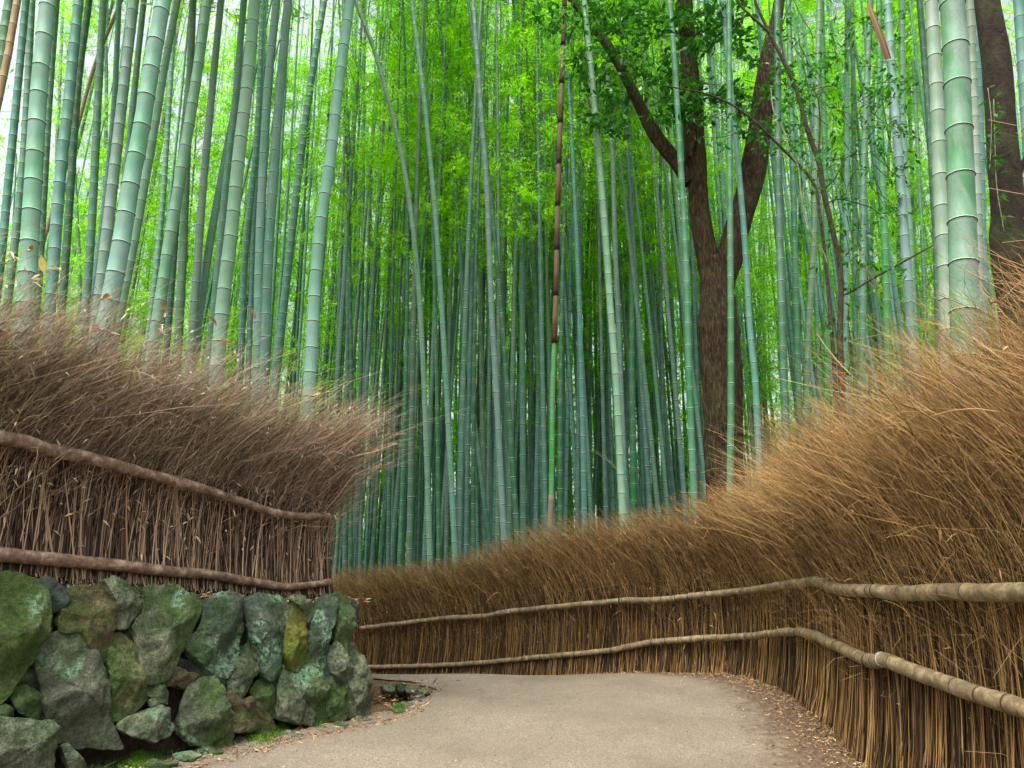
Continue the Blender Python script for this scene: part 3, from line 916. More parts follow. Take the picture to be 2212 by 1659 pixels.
# stones of the wall that run on out of the frame and round its far end
for i in range(6):
    a = FS[0] * 1.0
    zc = [0.2, 0.55, 0.85][i % 3]
    q = i // 3
    if q < 2:
        base = np.array([-2.75 - 0.34 * q - 0.05 * (i % 3), 2.98 - 0.42 * q])
        tn = unit(np.array([0.66, 0.75]))
    else:
        base = np.array([-1.25 - 0.36 * (q - 2), 6.05 + 0.36 * (q - 2)])
        tn = unit(np.array([-0.7, 0.7]))
    nn_ = np.array([tn[1], -tn[0]])
    base = base - nn_ * 0.14 * zc
    pts = [np.array([*(base + tn * 0.26 * math.cos(a_) * (1 + 0.2 * math.sin(i * 3 + a_ * 2))), zc + 0.2 * math.sin(a_)]) for a_ in np.linspace(0, 2 * math.pi, 10, endpoint=False)]
    make_stone(pts, 0.14, -0.05, RK[['half', 'grey', 'moss'][i % 3]], 300 + i, ws, nrm=(*nn_, 0.1))
# dark earth packed behind the stones
q = FS
V = []
for z in np.linspace(-0.15, 1.0, 12):
    o = offset_poly(FS, -(0.16 + 0.17 * z))
    V.append(np.column_stack([o, -0.15 + (z + 0.15) / 1.15 * (0.82 + 0.09 * (5.4 - np.clip(o[:, 1], 2, 6)))]))
V = np.array(V).transpose(1, 0, 2)
mesh('earth_fill', shift(V.reshape(-1, 3), ws.location), grid_faces(V.shape[0], V.shape[1]), mat_simple('dark_earth', [(0.01, 0.008, 0.005), (0.035, 0.025, 0.015), (0.07, 0.06, 0.03)], 25), ws)

# flat edging stones of the path
edging = [
 (Z2, (395, 1450), 150, 55, 'grey', 'blue-grey flat edging stone beside the moss tuft at the wall foot', .05),
 (Z2, (590, 1415), 120, 60, 'grey', 'pointed grey edging stone between the moss tuft and the path', .06),
 (Z2, (760, 1395), 220, 40, 'grey', 'long flat edging stone below the heap of dry sheaths', .04),
 (Z2, (1165, 1312), 170, 26, 'grey', 'thin edging stone under the corner boulders of the wall', .03),
 (Z2, (1325, 1268), 220, 30, 'grey', 'flat edging stone at the very corner of the stone wall', .035),
 (Z2, (120, 1525), 300, 34, 'half', 'long greenish edging stone below the big smooth boulder', .04),
 (Z1, (1490, 1570), 230, 50, 'half', 'flat grey-green edging stone in front of the brown soil patch', .04),
 (Z1, (1230, 1625), 300, 50, 'half', 'flat edging stone near the dark twig and moss', .04),
 (Z1, (760, 1665), 220, 40, 'half', 'flat edging stone in front of the widest moss patch', .04),
 (Z2, (1565, 1015), 110, 60, 'grey', 'rounded stone at the back of the drain hole', .06),
 (Z2, (1665, 1015), 90, 50, 'dark', 'dark stone at the back rim of the drain hole', .06),
 (Z2, (1750, 1035), 110, 50, 'grey', 'grey stone at the rear bend of the drain hole rim', .05),
 (Z2, (1850, 1042), 120, 34, 'grey', 'outermost flat stone of the drain hole rim', .04),
 (Z2, (1790, 1090), 110, 40, 'dark', 'darkest flat stone of the drain hole rim overhanging the litter', .05),
 (Z2, (1830, 1125), 130, 34, 'grey', 'flat stone of the drain hole rim facing the open path', .04),
 (Z2, (1700, 1165), 150, 40, 'grey', 'widest flat stone at the front of the drain hole', .045),
 (Z2, (1640, 1205), 130, 26, 'half', 'mossy thin stone at the front tip of the drain hole', .035),
]
for i, (zz, c, w_, h_, mk_, lab, th_) in enumerate(edging):
    px, py = zz(c)
    sx = w_ * 0.2709 / 2; sy = h_ * 0.2709 / 2
    out = []
    for a_ in np.linspace(0, 2 * math.pi, 11, endpoint=False):
        rr = 1 + 0.18 * math.sin(a_ * 2 + i) + 0.1 * math.sin(a_ * 3 + i * 2)
        g3 = gd(px + sx * math.cos(a_) * rr, py - sy * math.sin(a_) * rr, 0.0)
        out.append(g3)
    out = np.array(out)
    c3 = out.mean(0)
    lo_ = min(th_ * 0.5, 0.022)
    c3z = gz(c3[0], c3[1]) if False else 0.0
    loc = np.array([c3[0], c3[1], 0.0])
    o = make_stone(out + np.array([0, 0, lo_]), th_, -th_ * 0.35, RK[mk_], 500 + i, None, 'edging_stone', nrm=(0, 0, 1), rough=0.4)
    me = o.data
    co = np.empty(len(me.vertices) * 3, np.float32); me.vertices.foreach_get('co', co)
    co = co.reshape(-1, 3) - loc.astype(np.float32)
    me.vertices.foreach_set('co', co.ravel()); o.location = loc
    tag(o, lab, 'stone', 'flat stones edging the path')

# ------------------------------------------------------------------ moss, litter, debris on the ground
def scatter_ground(n, xy, zoff=0.012):
    z = ghz(xy[:, 0], xy[:, 1])
    return np.column_stack([xy, z + zoff])
# moss tufts at the wall foot
mp = []
for (px, py, sx, sy, n_) in [(232, 1630, 62, 16, 8000), (300, 1642, 20, 9, 2200), (550, 1592, 30, 8, 3600), (600, 1578, 12, 6, 800), (380, 1592, 10, 5, 500), (685, 1567, 9, 4, 500), (130, 1640, 20, 14, 1500), (862, 1533, 8, 4, 350)]:
    q = R.normal(size=(n_, 2)) * 0.45
    pts = np.array([gd(px + sx * 2 * a * 0.8, py + sy * 2 * b * 0.8)[:2] for a, b in q])
    P0 = scatter_ground(n_, pts, 0.0)
    hgt = 0.012 + 0.022 * R.random(n_) + 0.02 * np.exp(-(q ** 2).sum(1) * 3)
    mid = P0 + np.column_stack([R.normal(scale=0.006, size=(n_, 2)), hgt * 0.6])
    tip = mid + np.column_stack([R.normal(scale=0.008, size=(n_, 2)), hgt * 0.5])
    V, Q, A = twigs(bez(P0, mid, tip, 3), np.full((n_, 3), 0.0022) * np.array([1, 1, .4]), 3)
    mp.append((V, Q, A))
V, Q, A = cat(mp)
tag(mesh('moss', V, Q, M['moss'], attrs={'tint': A}), 'bright green moss tufts growing at the foot of the stone wall', 'moss', kind='stuff')

lp = []
def litter(xy, l0, l1, w_, zoff, flat=0.25):
    n_ = len(xy)
    P0 = scatter_ground(n_, xy, zoff) + np.array([0, 0, 1]) * (R.random(n_) * (0.01 if l1 < 0.09 else 0.06))[:, None]
    D = R.normal(size=(n_, 3)); D[:, 2] *= flat; D = unit(D)
    return leaves(P0, D, l0 + (l1 - l0) * R.random(n_), w_ * (0.6 + 0.8 * R.random(n_)), 0.02)
# along the foot of the fence beside the path
c, tt, nn = lr.ev(R.random(20000) * lr.len)
xy = c + nn * 0 + (-nn * -1) * 0
side = np.abs(R.normal(scale=0.2, size=(20000, 1)))
xy = c + np.where(True, -1.0, 1.0) * (nn) * side * 1.0
# keep those on the path side
dd = sdist(RF, xy[:, 0], xy[:, 1])
xyb = c + nn * side
db = sdist(RF, xyb[:, 0], xyb[:, 1])
xy = xy if (np.abs(xy[:, 0]).mean() < np.abs(xyb[:, 0]).mean()) else xyb
xy = xy[xy[:, 1] < 8.2]
lp.append(litter(xy, 0.008, 0.04, 0.007, 0.018))
# thin over the whole path
xy = np.column_stack([R.uniform(-1.6, 2.0, 2200), R.uniform(3.0, 8, 2200)])
xy = xy[sdist(RF, xy[:, 0], xy[:, 1]) * (1) > -9]
lp.append(litter(xy, 0.005, 0.018, 0.005, 0.018))
# soil strip at the wall foot
lf = Line(FOOT[:9])
c, tt, nn = lf.ev(R.random(4200) * lf.len)
xy = c + nn * (R.random((4200, 1)) * 0.34 - 0.04)
lp.append(litter(xy, 0.012, 0.06, 0.008, 0.008))
# drain hole
xy = PITC[None, :2] + R.normal(size=(1500, 2)) * np.array([0.15, 0.2])
lp.append(litter(xy, 0.03, 0.10, 0.007, 0.02, 0.5))
# on top of the stone wall under the fence
c, tt, nn = lf.ev(R.random(2600) * lf.len)
xy = c - nn * (0.2 + R.random((2600, 1)) * 0.22)
Pq = np.column_stack([xy, np.maximum(ghz(xy[:, 0], xy[:, 1]), np.interp(xy[:, 1], [2, 3.6, 5.4, 7], [0.92, 0.90, 0.76, 0.72])) + R.random(2600) * 0.03])
D = R.normal(size=(2600, 3)); D[:, 2] *= 0.25; D = unit(D)
lp.append(leaves(Pq, D, 0.015 + 0.06 * R.random(2600), 0.006 + 0.008 * R.random(2600), 0.05))
V, Q, A = cat(lp)
tag(mesh('leaf_litter', V, Q, M['litter'], attrs={'tint': A}), 'dry bamboo leaf litter strewn along the path edges and wall top', 'litter', kind='stuff')

# dark fallen twig at the wall foot
tw = [gd(x, y, 0.03) for x, y in ((228, 1657), (262, 1640), (300, 1626))]
V, Q = tube(catmull(tw, 12), np.linspace(0.007, 0.003, 12), 6)
o = mesh('fallen_twig', shift(V, tw[0]), Q, M['barkC']); o.location = tw[0]
tag(o, 'dark broken twig lying on the moss at the wall foot', 'twig')
# ------------------------------------------------------------------ bamboo culms
TONES = {
 'pale green': (0.16, 0.31, 0.22), 'blue-green': (0.10, 0.24, 0.20), 'grey-blue': (0.14, 0.245, 0.24), 'grey-green': (0.10, 0.21, 0.135),
 'green': (0.035, 0.17, 0.065), 'dark green': (0.03, 0.12, 0.06), 'deep teal': (0.07, 0.20, 0.15), 'tan': (0.36, 0.21, 0.105),
 'brown': (0.24, 0.15, 0.08), 'pale grey': (0.21, 0.27, 0.25), 'bright green': (0.04, 0.36, 0.04), 'vivid green': (0.03, 0.25, 0.05), 'straw': (0.5, 0.5, 0.25),
}
def culm_mesh(name, P, r0, r1, inode, ringw, parent, k=14, seed=0):
    """P dense centre line from ground up"""
    rg = np.random.default_rng(seed)
    L = np.r_[0, np.cumsum(np.linalg.norm(np.diff(P, axis=0), axis=1))]
    tot = L[-1]
    s = [0.0]; x = rg.random() * inode * 0.6 + 0.05
    nodes = []
    while x < tot:
        nodes.append(x)
        x += inode * (0.93 + 0.14 * rg.random()) * (0.75 + 0.35 * min(1, x / 4))
    S, LO, UP, RR = [], [], [], []
    prev = -0.1
    bounds = nodes + [tot + 0.2]
    w_ = ringw
    rings = []
    for i, nd in enumerate(bounds):
        a = prev; b = nd
        for d, kk in ((0.0, 1.07), (0.8 * w_, 1.05), (1.6 * w_, 1.0), ((b - a) * 0.5, 0.985), (b - a - 5 * w_, 0.985), (b - a - 1.3 * w_, 1.0), (b - a - 0.3 * w_, 1.035), (b - a, 1.07)):
            q = a + d
            if q < 0 or q > tot: continue
            rings.append((q, d, b - a - d, kk, d == (b - a)))
        prev = nd
    q = np.array([r_[0] for r_ in rings])
    C = np.stack([np.interp(q, L, P[:, i]) for i in range(3)], 1)
    rad = (r0 + (r1 - r0) * q / tot) * np.array([r_[3] for r_ in rings])
    # frames from the smooth path
    T = unit(np.gradient(P, axis=0)); T = np.stack([np.interp(q, L, T[:, i]) for i in range(3)], 1)
    A = unit(np.cross(T, np.array([0, 1.0, 0]))); B = np.cross(T, A)
    th = np.arange(k) * 2 * math.pi / k + seed
    V = C[:, None] + rad[:, None, None] * (A[:, None] * np.cos(th)[None, :, None] + B[:, None] * np.sin(th)[None, :, None])
    V = V.reshape(-1, 3)
    S_ = len(q)
    Q = []; UV = []
    last = np.array([r_[4] for r_ in rings])
    ii = np.array([i for i in range(S_ - 1) if not last[i]])
    j = np.arange(k)
    a = ii[:, None] * k + j[None]; b = ii[:, None] * k + (j[None] + 1) % k
    Q = np.stack([a, b, b + k, a + k], -1).reshape(-1, 4)
    lo = np.array([r_[1] for r_ in rings]) / w_; up = np.array([r_[2] for r_ in rings]) / w_
    u0 = np.stack([lo[ii], up[ii]], -1); u1 = np.stack([lo[ii + 1], up[ii + 1]], -1)
    UV = np.stack([u0, u0, u1, u1], 1)[:, None].repeat(k, 1).reshape(-1, 2)
    return mesh(name, V, Q, M['culm'], parent, uv=UV), nodes, L

def jitter(c, seed, a=0.10):
    rg = random.Random(seed)
    f = 1 + rg.uniform(-a, a)
    y_ = rg.uniform(0.85, 1.25)
    return (min(1, c[0] * f * y_), min(1, c[1] * f), min(1, c[2] * f * (2 - y_) ** 0.7))

def branch_set(P, L, nodes, rng, n=10, zmin=2.5, ln=0.7):
    """thin paired side branches at the nodes, returned as twig arrays"""
    cand = [x for x in nodes if np.interp(x, L, P[:, 2]) > zmin]
    if not cand: return None
    st = []
    for _ in range(n):
        x = cand[int(rng.random() * len(cand))]
        st.append([np.interp(x, L, P[:, i]) for i in range(3)])
    st = np.array(st)
    az = rng.random(n) * 2 * math.pi
    D = np.stack([np.cos(az), np.sin(az), 0.5 + 0.7 * rng.random(n)], 1)
    D = unit(D)
    l = (ln * (0.5 + rng.random(n)))[:, None]
    tip = st + D * l + np.array([0, 0, -0.12]) * l
    return bez(st, st + D * l * 0.5 + np.array([0, 0, 0.08]), tip, 5), np.linspace(1, 0.35, 5)[None] * 0.006 * np.ones((n, 1))

def culm_path(pts, Y, top_extra=1.5, n=60):
    W = [at(x, y, Y) for x, y in pts]
    W = sorted(W, key=lambda p: p[2])
    W = np.array(W)
    e = W[0] - W[1]
    z0 = gz(W[0][0], W[0][1]) - 0.05
    if W[0][2] > z0 + 0.1:
        k = (z0 - W[0][2]) / min(e[2], -1e-3)
        k = min(k, 6)
        b = W[0] + e * k * np.array([0.85, 1, 1])
        b[2] = z0
        W = np.vstack([b, W])
    t = unit(W[-1] - W[-2]) * top_extra
    W = np.vstack([W, W[-1] + t])
    return catmull(W, n)

CROWNS = []
def stands_ok(x, y):
    X, Y_ = np.array([x]), np.array([y])
    return sdist(LFp, X, Y_)[0] > 0.13 and sdist(FOOT, X, Y_)[0] > 0.25 or sdist(RF, X, Y_)[0] < -0.42
def settle(pts, Y):
    """nearest depth at which a culm seen along pts stands in the ground behind a fence, never on the path"""
    for k in sorted(np.linspace(-0.6, 0.9, 151), key=abs):
        Yk = Y * math.exp(k)
        p = culm_path(pts, Yk, 1.0, 12)[0]
        if stands_ok(p[0], p[1]):
            return Yk
    return Y
def culm(pts, w2, tone, label, grp, dia=0.12, Y=None, inode=0.27, name='bamboo', branches=0, seed=0, extra=4.5, leafy=None):
    """pts in the picture; w2 = width in half-picture zoom pixels (2 px each)"""
    if Y is None: Y = dia * F / (w2 / 2) * 0.97
    dia = (w2 / 2) * Y / F / 0.97
    Y0 = Y
    Y = settle(pts, Y)
    dia *= Y / Y0
    P = culm_path(pts, Y, extra)
    loc = P[0].copy()
    root = empty(name, loc)
    CROWNS.append((root, P[-1] - loc, seed))
    Pl = P - loc
    ringw = max(0.0055, 0.00075 * Y)
    o, nodes, L = culm_mesh('culm' if root else name, Pl, dia / 2 * 1.04, dia / 2 * 0.86, inode, ringw, root, 20 if w2 > 50 else 12, seed)
    o.color = (*jitter(TONES[tone], seed), 1.0 if w2 > 100 else (0.55 if w2 > 60 else 0.28))
    if root is None:
        o.location = loc; root = o
    else:
        g = np.random.default_rng(seed)
        if branches:
            bs = branch_set(Pl, L, nodes, g, branches)
            if bs:
                V, Q, A = twigs(bs[0], bs[1], 3)
                tag(mesh('branches', V, Q, M['branch'], root), kind='stuff')
    tag(root, label, 'bamboo', grp)
    return root

z1 = lambda x, y: (x / 2, y / 2)
z2 = lambda x, y: (691 + x / 2, y / 2)
z3 = lambda x, y: (1434 + x / 2, y / 2)
def pz(f, s):
    v = [float(q) for q in s.split()]
    return [f(v[i], v[i + 1]) for i in range(0, len(v), 2)]

GL = 'bamboo culms rising behind the fence on the stone wall'
left = [  # pts, width, tone, description
 ('75 0 40 200 0 400', 36, 'tan', 'dead tan leaning bamboo culm'),
 ('45 0 20 150 -20 420', 52, 'green', 'green culm behind the dead tan one'),
 ('112 0 70 450 30 850 0 1150', 36, 'deep teal', 'deep teal culm'),
 ('138 0 130 160 100 700 40 1250', 34, 'grey-green', 'grey-green culm'),
 ('207 0 170 370 135 930 103 1400', 75, 'pale green', 'very thick pale green culm'),
 ('245 0 215 400 180 1000 160 1300', 32, 'deep teal', 'deep teal culm'),
 ('272 0 255 450 245 650 240 1200', 16, 'grey-blue', 'very thin grey-blue culm'),
 ('340 0 300 400 255 820 218 1300', 50, 'blue-green', 'thick blue-green culm'),
 ('385 0 335 400 270 1300', 34, 'dark green', 'dark green culm'),
 ('400 370 340 620 270 900 240 1250', 16, 'dark green', 'thin dark slanting culm'),
 ('525 0 410 280 310 640 200 1000', 19, 'tan', 'dead tan culm slanting across its neighbours'),
 ('447 0 425 400 400 900 370 1320', 36, 'grey-green', 'straight grey-green culm'),
 ('462 0 458 180 455 700', 18, 'dark green', 'thin dark culm'),
 ('320 700 335 1000 345 1290', 18, 'green', 'thin green culm with the bright foliage beside it'),
 ('515 0 490 500 450 900 400 1280', 27, 'blue-green', 'slender blue-green culm'),
 ('580 0 540 330 490 770 428 1300', 50, 'grey-blue', 'thick grey-blue culm'),
 ('622 0 590 300 550 700 520 1000', 30, 'deep teal', 'teal culm partly hidden by the thickest'),
 ('706 0 665 230 605 590 570 770 515 1100 470 1330', 76, 'pale green', 'thickest pale green culm of the whole grove edge'),
 ('766 0 715 270 660 600 580 1050 530 1300', 38, 'pale green', 'pale culm hugging the thickest one'),
 ('790 0 740 280 690 620 600 1100', 18, 'brown', 'dead brown culm'),
 ('832 0 820 300 780 700 740 1250', 30, 'dark green', 'dark green culm'),
 ('740 300 705 850 680 1120 660 1300', 26, 'blue-green', 'slender blue-green culm'),
 ('895 0 850 330 790 700 735 1030 685 1350', 50, 'pale green', 'thick mottled pale green culm'),
 ('955 0 925 300 880 780 850 1180 830 1450', 36, 'grey-blue', 'grey-blue culm with small dark marks'),
 ('1055 0 1010 500 970 850 925 1320', 32, 'deep teal', 'shaded teal culm'),
 ('1010 500 970 700 910 1030 865 1330', 36, 'blue-green', 'strongly leaning blue-green culm'),
 ('810 600 800 850 780 1300', 38, 'grey-green', 'dull grey-green culm in shade'),
 ('1100 0 1070 350 1030 690 1000 1000 965 1290 940 1560', 60, 'pale green', 'thick upright pale blue-green culm'),
 ('1135 0 1110 600 1060 1100 1040 1550', 30, 'deep teal', 'teal culm'),
 ('1145 0 1125 500 1095 950 1075 1550', 24, 'grey-blue', 'thin grey-blue culm'),
 ('1195 0 1160 350 1135 760 1120 1150 1112 1600', 42, 'blue-green', 'fairly thick blue-green culm'),
 ('1245 0 1205 440 1165 1000 1135 1640', 45, 'grey-green', 'pale grey-green culm with faint rings'),
 ('1400 0 1325 480 1260 1020 1200 1560', 36, 'blue-green', 'slanting blue-green culm standing apart'),
 ('1512 0 1465 350 1425 700 1375 1050 1340 1600', 54, 'pale green', 'thick pale culm closest to the fence end'),
]
ordn = 'first second third fourth fifth sixth seventh eighth ninth tenth eleventh twelfth thirteenth fourteenth fifteenth sixteenth seventeenth eighteenth nineteenth twentieth'.split()
ordn += ['twenty-' + x for x in ordn[:9]] + ['thirtieth'] + ['thirty-' + x for x in ordn[:9]] + ['fortieth'] + ['forty-' + x for x in ordn[:9]]
def bottom_x(s):
    v = [float(q) for q in s.split()]
    return v[-2] + (v[-2] - v[-4]) / (v[-1] - v[-3]) * (1200 - v[-1])
order = sorted(range(len(left)), key=lambda i: bottom_x(left[i][0]))
for k, i in enumerate(order):
    s, w_, tone, desc = left[i]
    culm(pz(z1, s), w_, tone, f'{desc}, {ordn[k]} along the wall-top fence', GL, seed=i * 7 + 1, inode=0.25, dia={0: 0.085, 10: 0.08, 18: 0.10, 1: 0.15}.get(i, 0.12))

GC = 'bamboo culms in the middle of the grove'
center = [
 ('105 100 110 380 125 800 120 1659', 24, 'dark green'), ('175 60 235 220 300 450 370 760 420 1160 450 1659 475 2400', 24, 'blue-green'),
 ('395 0 420 190 455 470 490 830 515 1150 545 1659 585 2420', 24, 'blue-green'), ('505 0 560 500 600 1000 625 1350 650 1659 735 2380', 20, 'deep teal'),
 ('663 0 690 400 720 800 740 1300 760 1659 795 2320', 26, 'grey-blue'), ('800 0 870 550 890 900 905 1300 915 1659 920 2250', 20, 'blue-green'),
 ('850 0 870 800 875 1659 878 2300', 26, 'deep teal'), ('880 500 905 800 925 1200 945 1659 960 2200', 25, 'green'),
 ('938 0 940 700 945 1200 950 1659 950 2340', 22, 'green'), ('1060 250 1065 900 1070 1659 1075 2200', 14, 'blue-green'),
 ('1150 80 1180 380 1215 780 1240 1100 1260 1400 1280 1659 1310 2260', 31, 'pale green'), ('1240 300 1265 700 1275 1050 1290 1400 1300 1659 1320 2180', 24, 'grey-blue'),
 ('1325 380 1345 900 1350 1300 1350 1659 1355 2210', 28, 'green'), ('1340 0 1355 500 1370 1000 1378 1659 1395 2210', 16, 'green'),
 ('1450 600 1420 1000 1410 1659 1405 2200', 17, 'blue-green'), ('1435 700 1440 1200 1450 1659 1460 2200', 16, 'deep teal'),
 ('1490 700 1500 1000 1530 1500 1555 2100', 18, 'blue-green'), ('1485 150 1530 750 1555 1050 1590 1659 1620 2150', 20, 'blue-green'),
 ('200 600 220 1000 240 1659 235 2400', 16, 'blue-green'), ('290 500 330 1000 345 1400 360 1659 385 2400', 16, 'deep teal'),
 ('310 900 315 1300 315 1659 320 2400', 15, 'dark green'), ('160 1000 145 1400 135 1659 90 2450', 15, 'blue-green'),
 ('215 1000 222 1300 225 1659 228 2400', 15, 'grey-blue'), ('430 1200 430 1659 425 2400', 14, 'tan'),
 ('690 900 695 1300 700 1659 715 2350', 24, 'grey-green'), ('725 1000 728 1300 732 1659 745 2350', 22, 'grey-green'),
 ('590 1200 575 1500 520 1900 515 2380', 20, 'blue-green'), ('660 1000 640 1400 620 1659 590 2300', 20, 'blue-green'),
 ('770 900 780 1400 800 1900 815 2300', 22, 'deep teal'), ('850 1250 820 1659 850 2000 830 2300', 18, 'deep teal'),
 ('1090 800 1100 1300 1080 1659 1050 2200', 14, 'blue-green'), ('1210 1300 1210 1659 1180 2220', 18, 'blue-green'),
 ('1245 1350 1240 1659 1238 2200', 20, 'blue-green'), ('1020 700 985 1300 970 1659 980 2280', 18, 'deep teal'),
 ('490 1400 492 1659 488 1900 500 2400', 17, 'deep teal'), ('1160 1659 1165 1900 1170 2200', 14, 'dark green'),
 ('60 1000 62 1400 68 1659 60 2450', 15, 'dark green'), ('20 1100 45 1300 60 1659 100 2480', 14, 'blue-green'),
]
right = [
 ('25 0 50 330 75 750 95 1100 110 1659 135 2260', 30, 'green', 'even green culm beside the dark stem of the forked tree'),
 ('185 0 210 300 240 650 265 1000 275 1600', 24, 'blue-green', 'blue-green culm seen through the fork of the tree'),
 ('150 0 155 280 185 700 210 1140 230 1700', 17, 'pale green', 'thin pale culm seen through the fork of the tree'),
 ('255 0 290 400 320 700 350 1050 370 1400 395 1659 420 2160', 28, 'blue-green', 'pale leaning culm crossing in front of the forked tree'),
 ('283 300 287 1000 290 1659 286 2230', 29, 'green', 'straight green culm right in front of the forked trunk'),
 ('425 900 415 1100 408 1659 400 2100', 17, 'blue-green', None), ('440 850 430 1200 436 1659 440 2100', 15, 'grey-blue', None),
 ('490 50 495 700 505 1200 520 1659 535 2050', 34, 'dark green', 'dark green culm between forked tree and slim tree'),
 ('538 0 552 500 565 1000 580 1659 600 2050', 30, 'green', 'green culm with pale rings under the vine'),
 ('660 500 645 1100 625 1400 612 1900', 30, 'grey-green', None), ('650 1000 658 1300 670 1659 680 1900', 20, 'pale green', None),
 ('690 400 700 900 702 1400 705 1659 700 1900', 28, 'vivid green', None),
 ('792 0 790 700 785 1300 780 1659 785 1850', 26, 'pale green', 'straight pale culm crossed by thin dark branches'),
 ('820 500 825 900 830 1700', 24, 'green', None), ('890 60 865 700 860 1100 860 1750', 32, 'grey-green', None),
 ('905 500 900 900 890 1700', 17, 'pale green', None),
 ('930 0 935 500 950 900 965 1400 975 1700', 33, 'vivid green', 'glossy vivid green culm with white rings'),
 ('965 0 985 300 1020 750 1045 1100 1075 1500 1100 1750', 42, 'grey-blue', 'thick grey-blue slightly bowed culm'),
 ('1028 0 1035 600 1060 1000 1085 1500', 32, 'pale green', None),
 ('1105 0 1145 500 1175 1000 1195 1600', 32, 'dark green', 'dark green culm next to the lilac-grey one'),
 ('1100 700 1120 1100 1140 1600', 20, 'blue-green', None),
 ('1070 700 1085 1100 1110 1650', 18, 'pale green', None),
 ('1155 0 1178 400 1200 900 1218 1200 1240 1700', 64, 'pale grey', 'very thick lilac-grey culm'),
 ('1245 0 1262 250 1280 700 1290 1000 1300 1350 1312 1700', 118, 'grey-green', 'thickest culm of all with large ringed joints near the path'),
 ('1322 0 1345 600 1358 1100 1370 1600', 42, 'pale grey', 'white-dusted culm half behind the thickest culm'),
 ('1350 0 1365 600 1378 1300 1385 1700', 40, 'blue-green', 'blue-green culm between thickest culm and brown trunk'),
 ('1532 0 1552 300 1590 900 1620 1600', 50, 'blue-green', 'pale culm cut by the frame beyond the brown trunk'),
 ('1520 0 1540 450 1570 1200', 14, 'straw', 'yellowish thin culm beyond the brown trunk'),
 ('1422 1100 1425 1300 1430 1700', 16, 'pale green', None),
 ('600 300 590 900 580 1600', 18, 'dark green', None), ('770 800 765 1200 760 1800', 18, 'deep teal', None),
 ('1000 500 1010 900 1025 1500', 18, 'green', None), ('960 900 940 1300 930 1750', 16, 'green', None),
]
for i in (1, 2, 17): center[i] = (center[i][0], center[i][1], 'pale green')
for i, (s, w_, tone) in enumerate(center):
    v = [float(q) for q in s.split()]
    lean_ = 'leaning towards the wall as it rises' if v[0] < v[-2] - 60 else ('leaning towards the path bend' if v[0] > v[-2] + 30 else 'nearly upright')
    culm(pz(z2, s), w_, tone, None, GC, seed=i * 5 + 300, dia=0.092 if i in (1, 2, 3, 4, 10, 11, 17) else 0.115, inode=0.27, branches=12, name='bamboo')['_k'] = i
cs = [o for o in bpy.data.objects if o.get('_k') is not None]
def base_px(o):
    return o.location.x / o.location.y
cs.sort(key=base_px)
for k, o in enumerate(cs):
    s, w_, tone = center[o['_k']]
    v = [float(q) for q in s.split()]
    lean_ = 'bowed back' if v[0] < v[-2] - 60 else ('leaning forward' if v[0] > v[-2] + 30 else 'upright')
    sz = 'thick' if w_ >= 24 else ('medium' if w_ >= 18 else 'thin')
    o['label'] = f'{sz} {tone} {lean_} bamboo, {ordn[k]} mid-grove culm from wall end towards forked tree'
    del o['_k']
GR = 'bamboo culms around and beyond the forked tree'
un = [i for i, r_ in enumerate(right) if r_[3] is None]
un.sort(key=lambda i: float(right[i][0].split()[-2]))
for i, (s, w_, tone, desc) in enumerate(right):
    if desc is None:
        k = un.index(i)
        desc = f'{tone} {"thin" if w_ < 22 else "medium"} bamboo, {ordn[k]} lesser culm between forked tree and lilac-grey culm'
    elif 'culm' in desc:
        desc = desc.replace('culm', 'bamboo culm', 1)
    culm(pz(z3, s), w_, tone, desc, GR, seed=i * 3 + 700, dia=0.16 if w_ > 100 else {0: 0.086, 3: 0.082, 4: 0.083, 7: 0.095}.get(i, 0.115), inode=0.27 if w_ < 100 else 0.31)

# the brown-sheathed culm
P = culm_path(pz(z2, '1058 0 1055 80 1040 500 1027 900 1020 1250 1012 1480 1005 1700 1000 2100 990 2330'), 10.2, 3.0, 120)
loc = P[0].copy(); sb = empty('sheathed_bamboo', loc)
o, nodes, L = culm_mesh('culm', P - loc, 0.042, 0.03, 0.3, 0.009, sb, 12, 3)
o.color = (*TONES['bright green'], 1)
zcut = at(691 + 506, 742, 10.2)[2] - loc[2]
ztop = (P - loc)[-1][2]
Pl = P - loc
zs = np.linspace(zcut, ztop, 13)
for a, b in zip(zs[:-1], zs[1:]):
    zz = np.linspace(a, b + 0.06, 9)
    C = np.stack([np.interp(zz, Pl[:, 2], Pl[:, i]) for i in range(3)], 1)
    V, Q = tube(C, np.linspace(0.046, 0.040, 9), 12)
    tn = np.interp(V[:, 2], [a, a + (b - a) * 0.35, a + (b - a) * 0.5, b], [0.05, 0.25, 0.55, 0.7])
    mesh('sheath', V, Q, M['sheath'], sb, attrs={'tint': tn})
C = np.array([at(691 + x / 2, y / 2, 10.05) for x, y in ((1000, 2140), (996, 2240), (990, 2360))]) - loc
V, Q = tube(catmull(C, 10), np.linspace(0.036, 0.042, 10), 12)
o = mesh('old_sheath', V, Q, M['sheath'], sb, attrs={'tint': np.full(len(V), 0.95)})
tag(sb, 'young bamboo wrapped in reddish brown sheaths above a bright green lower stem', 'bamboo')

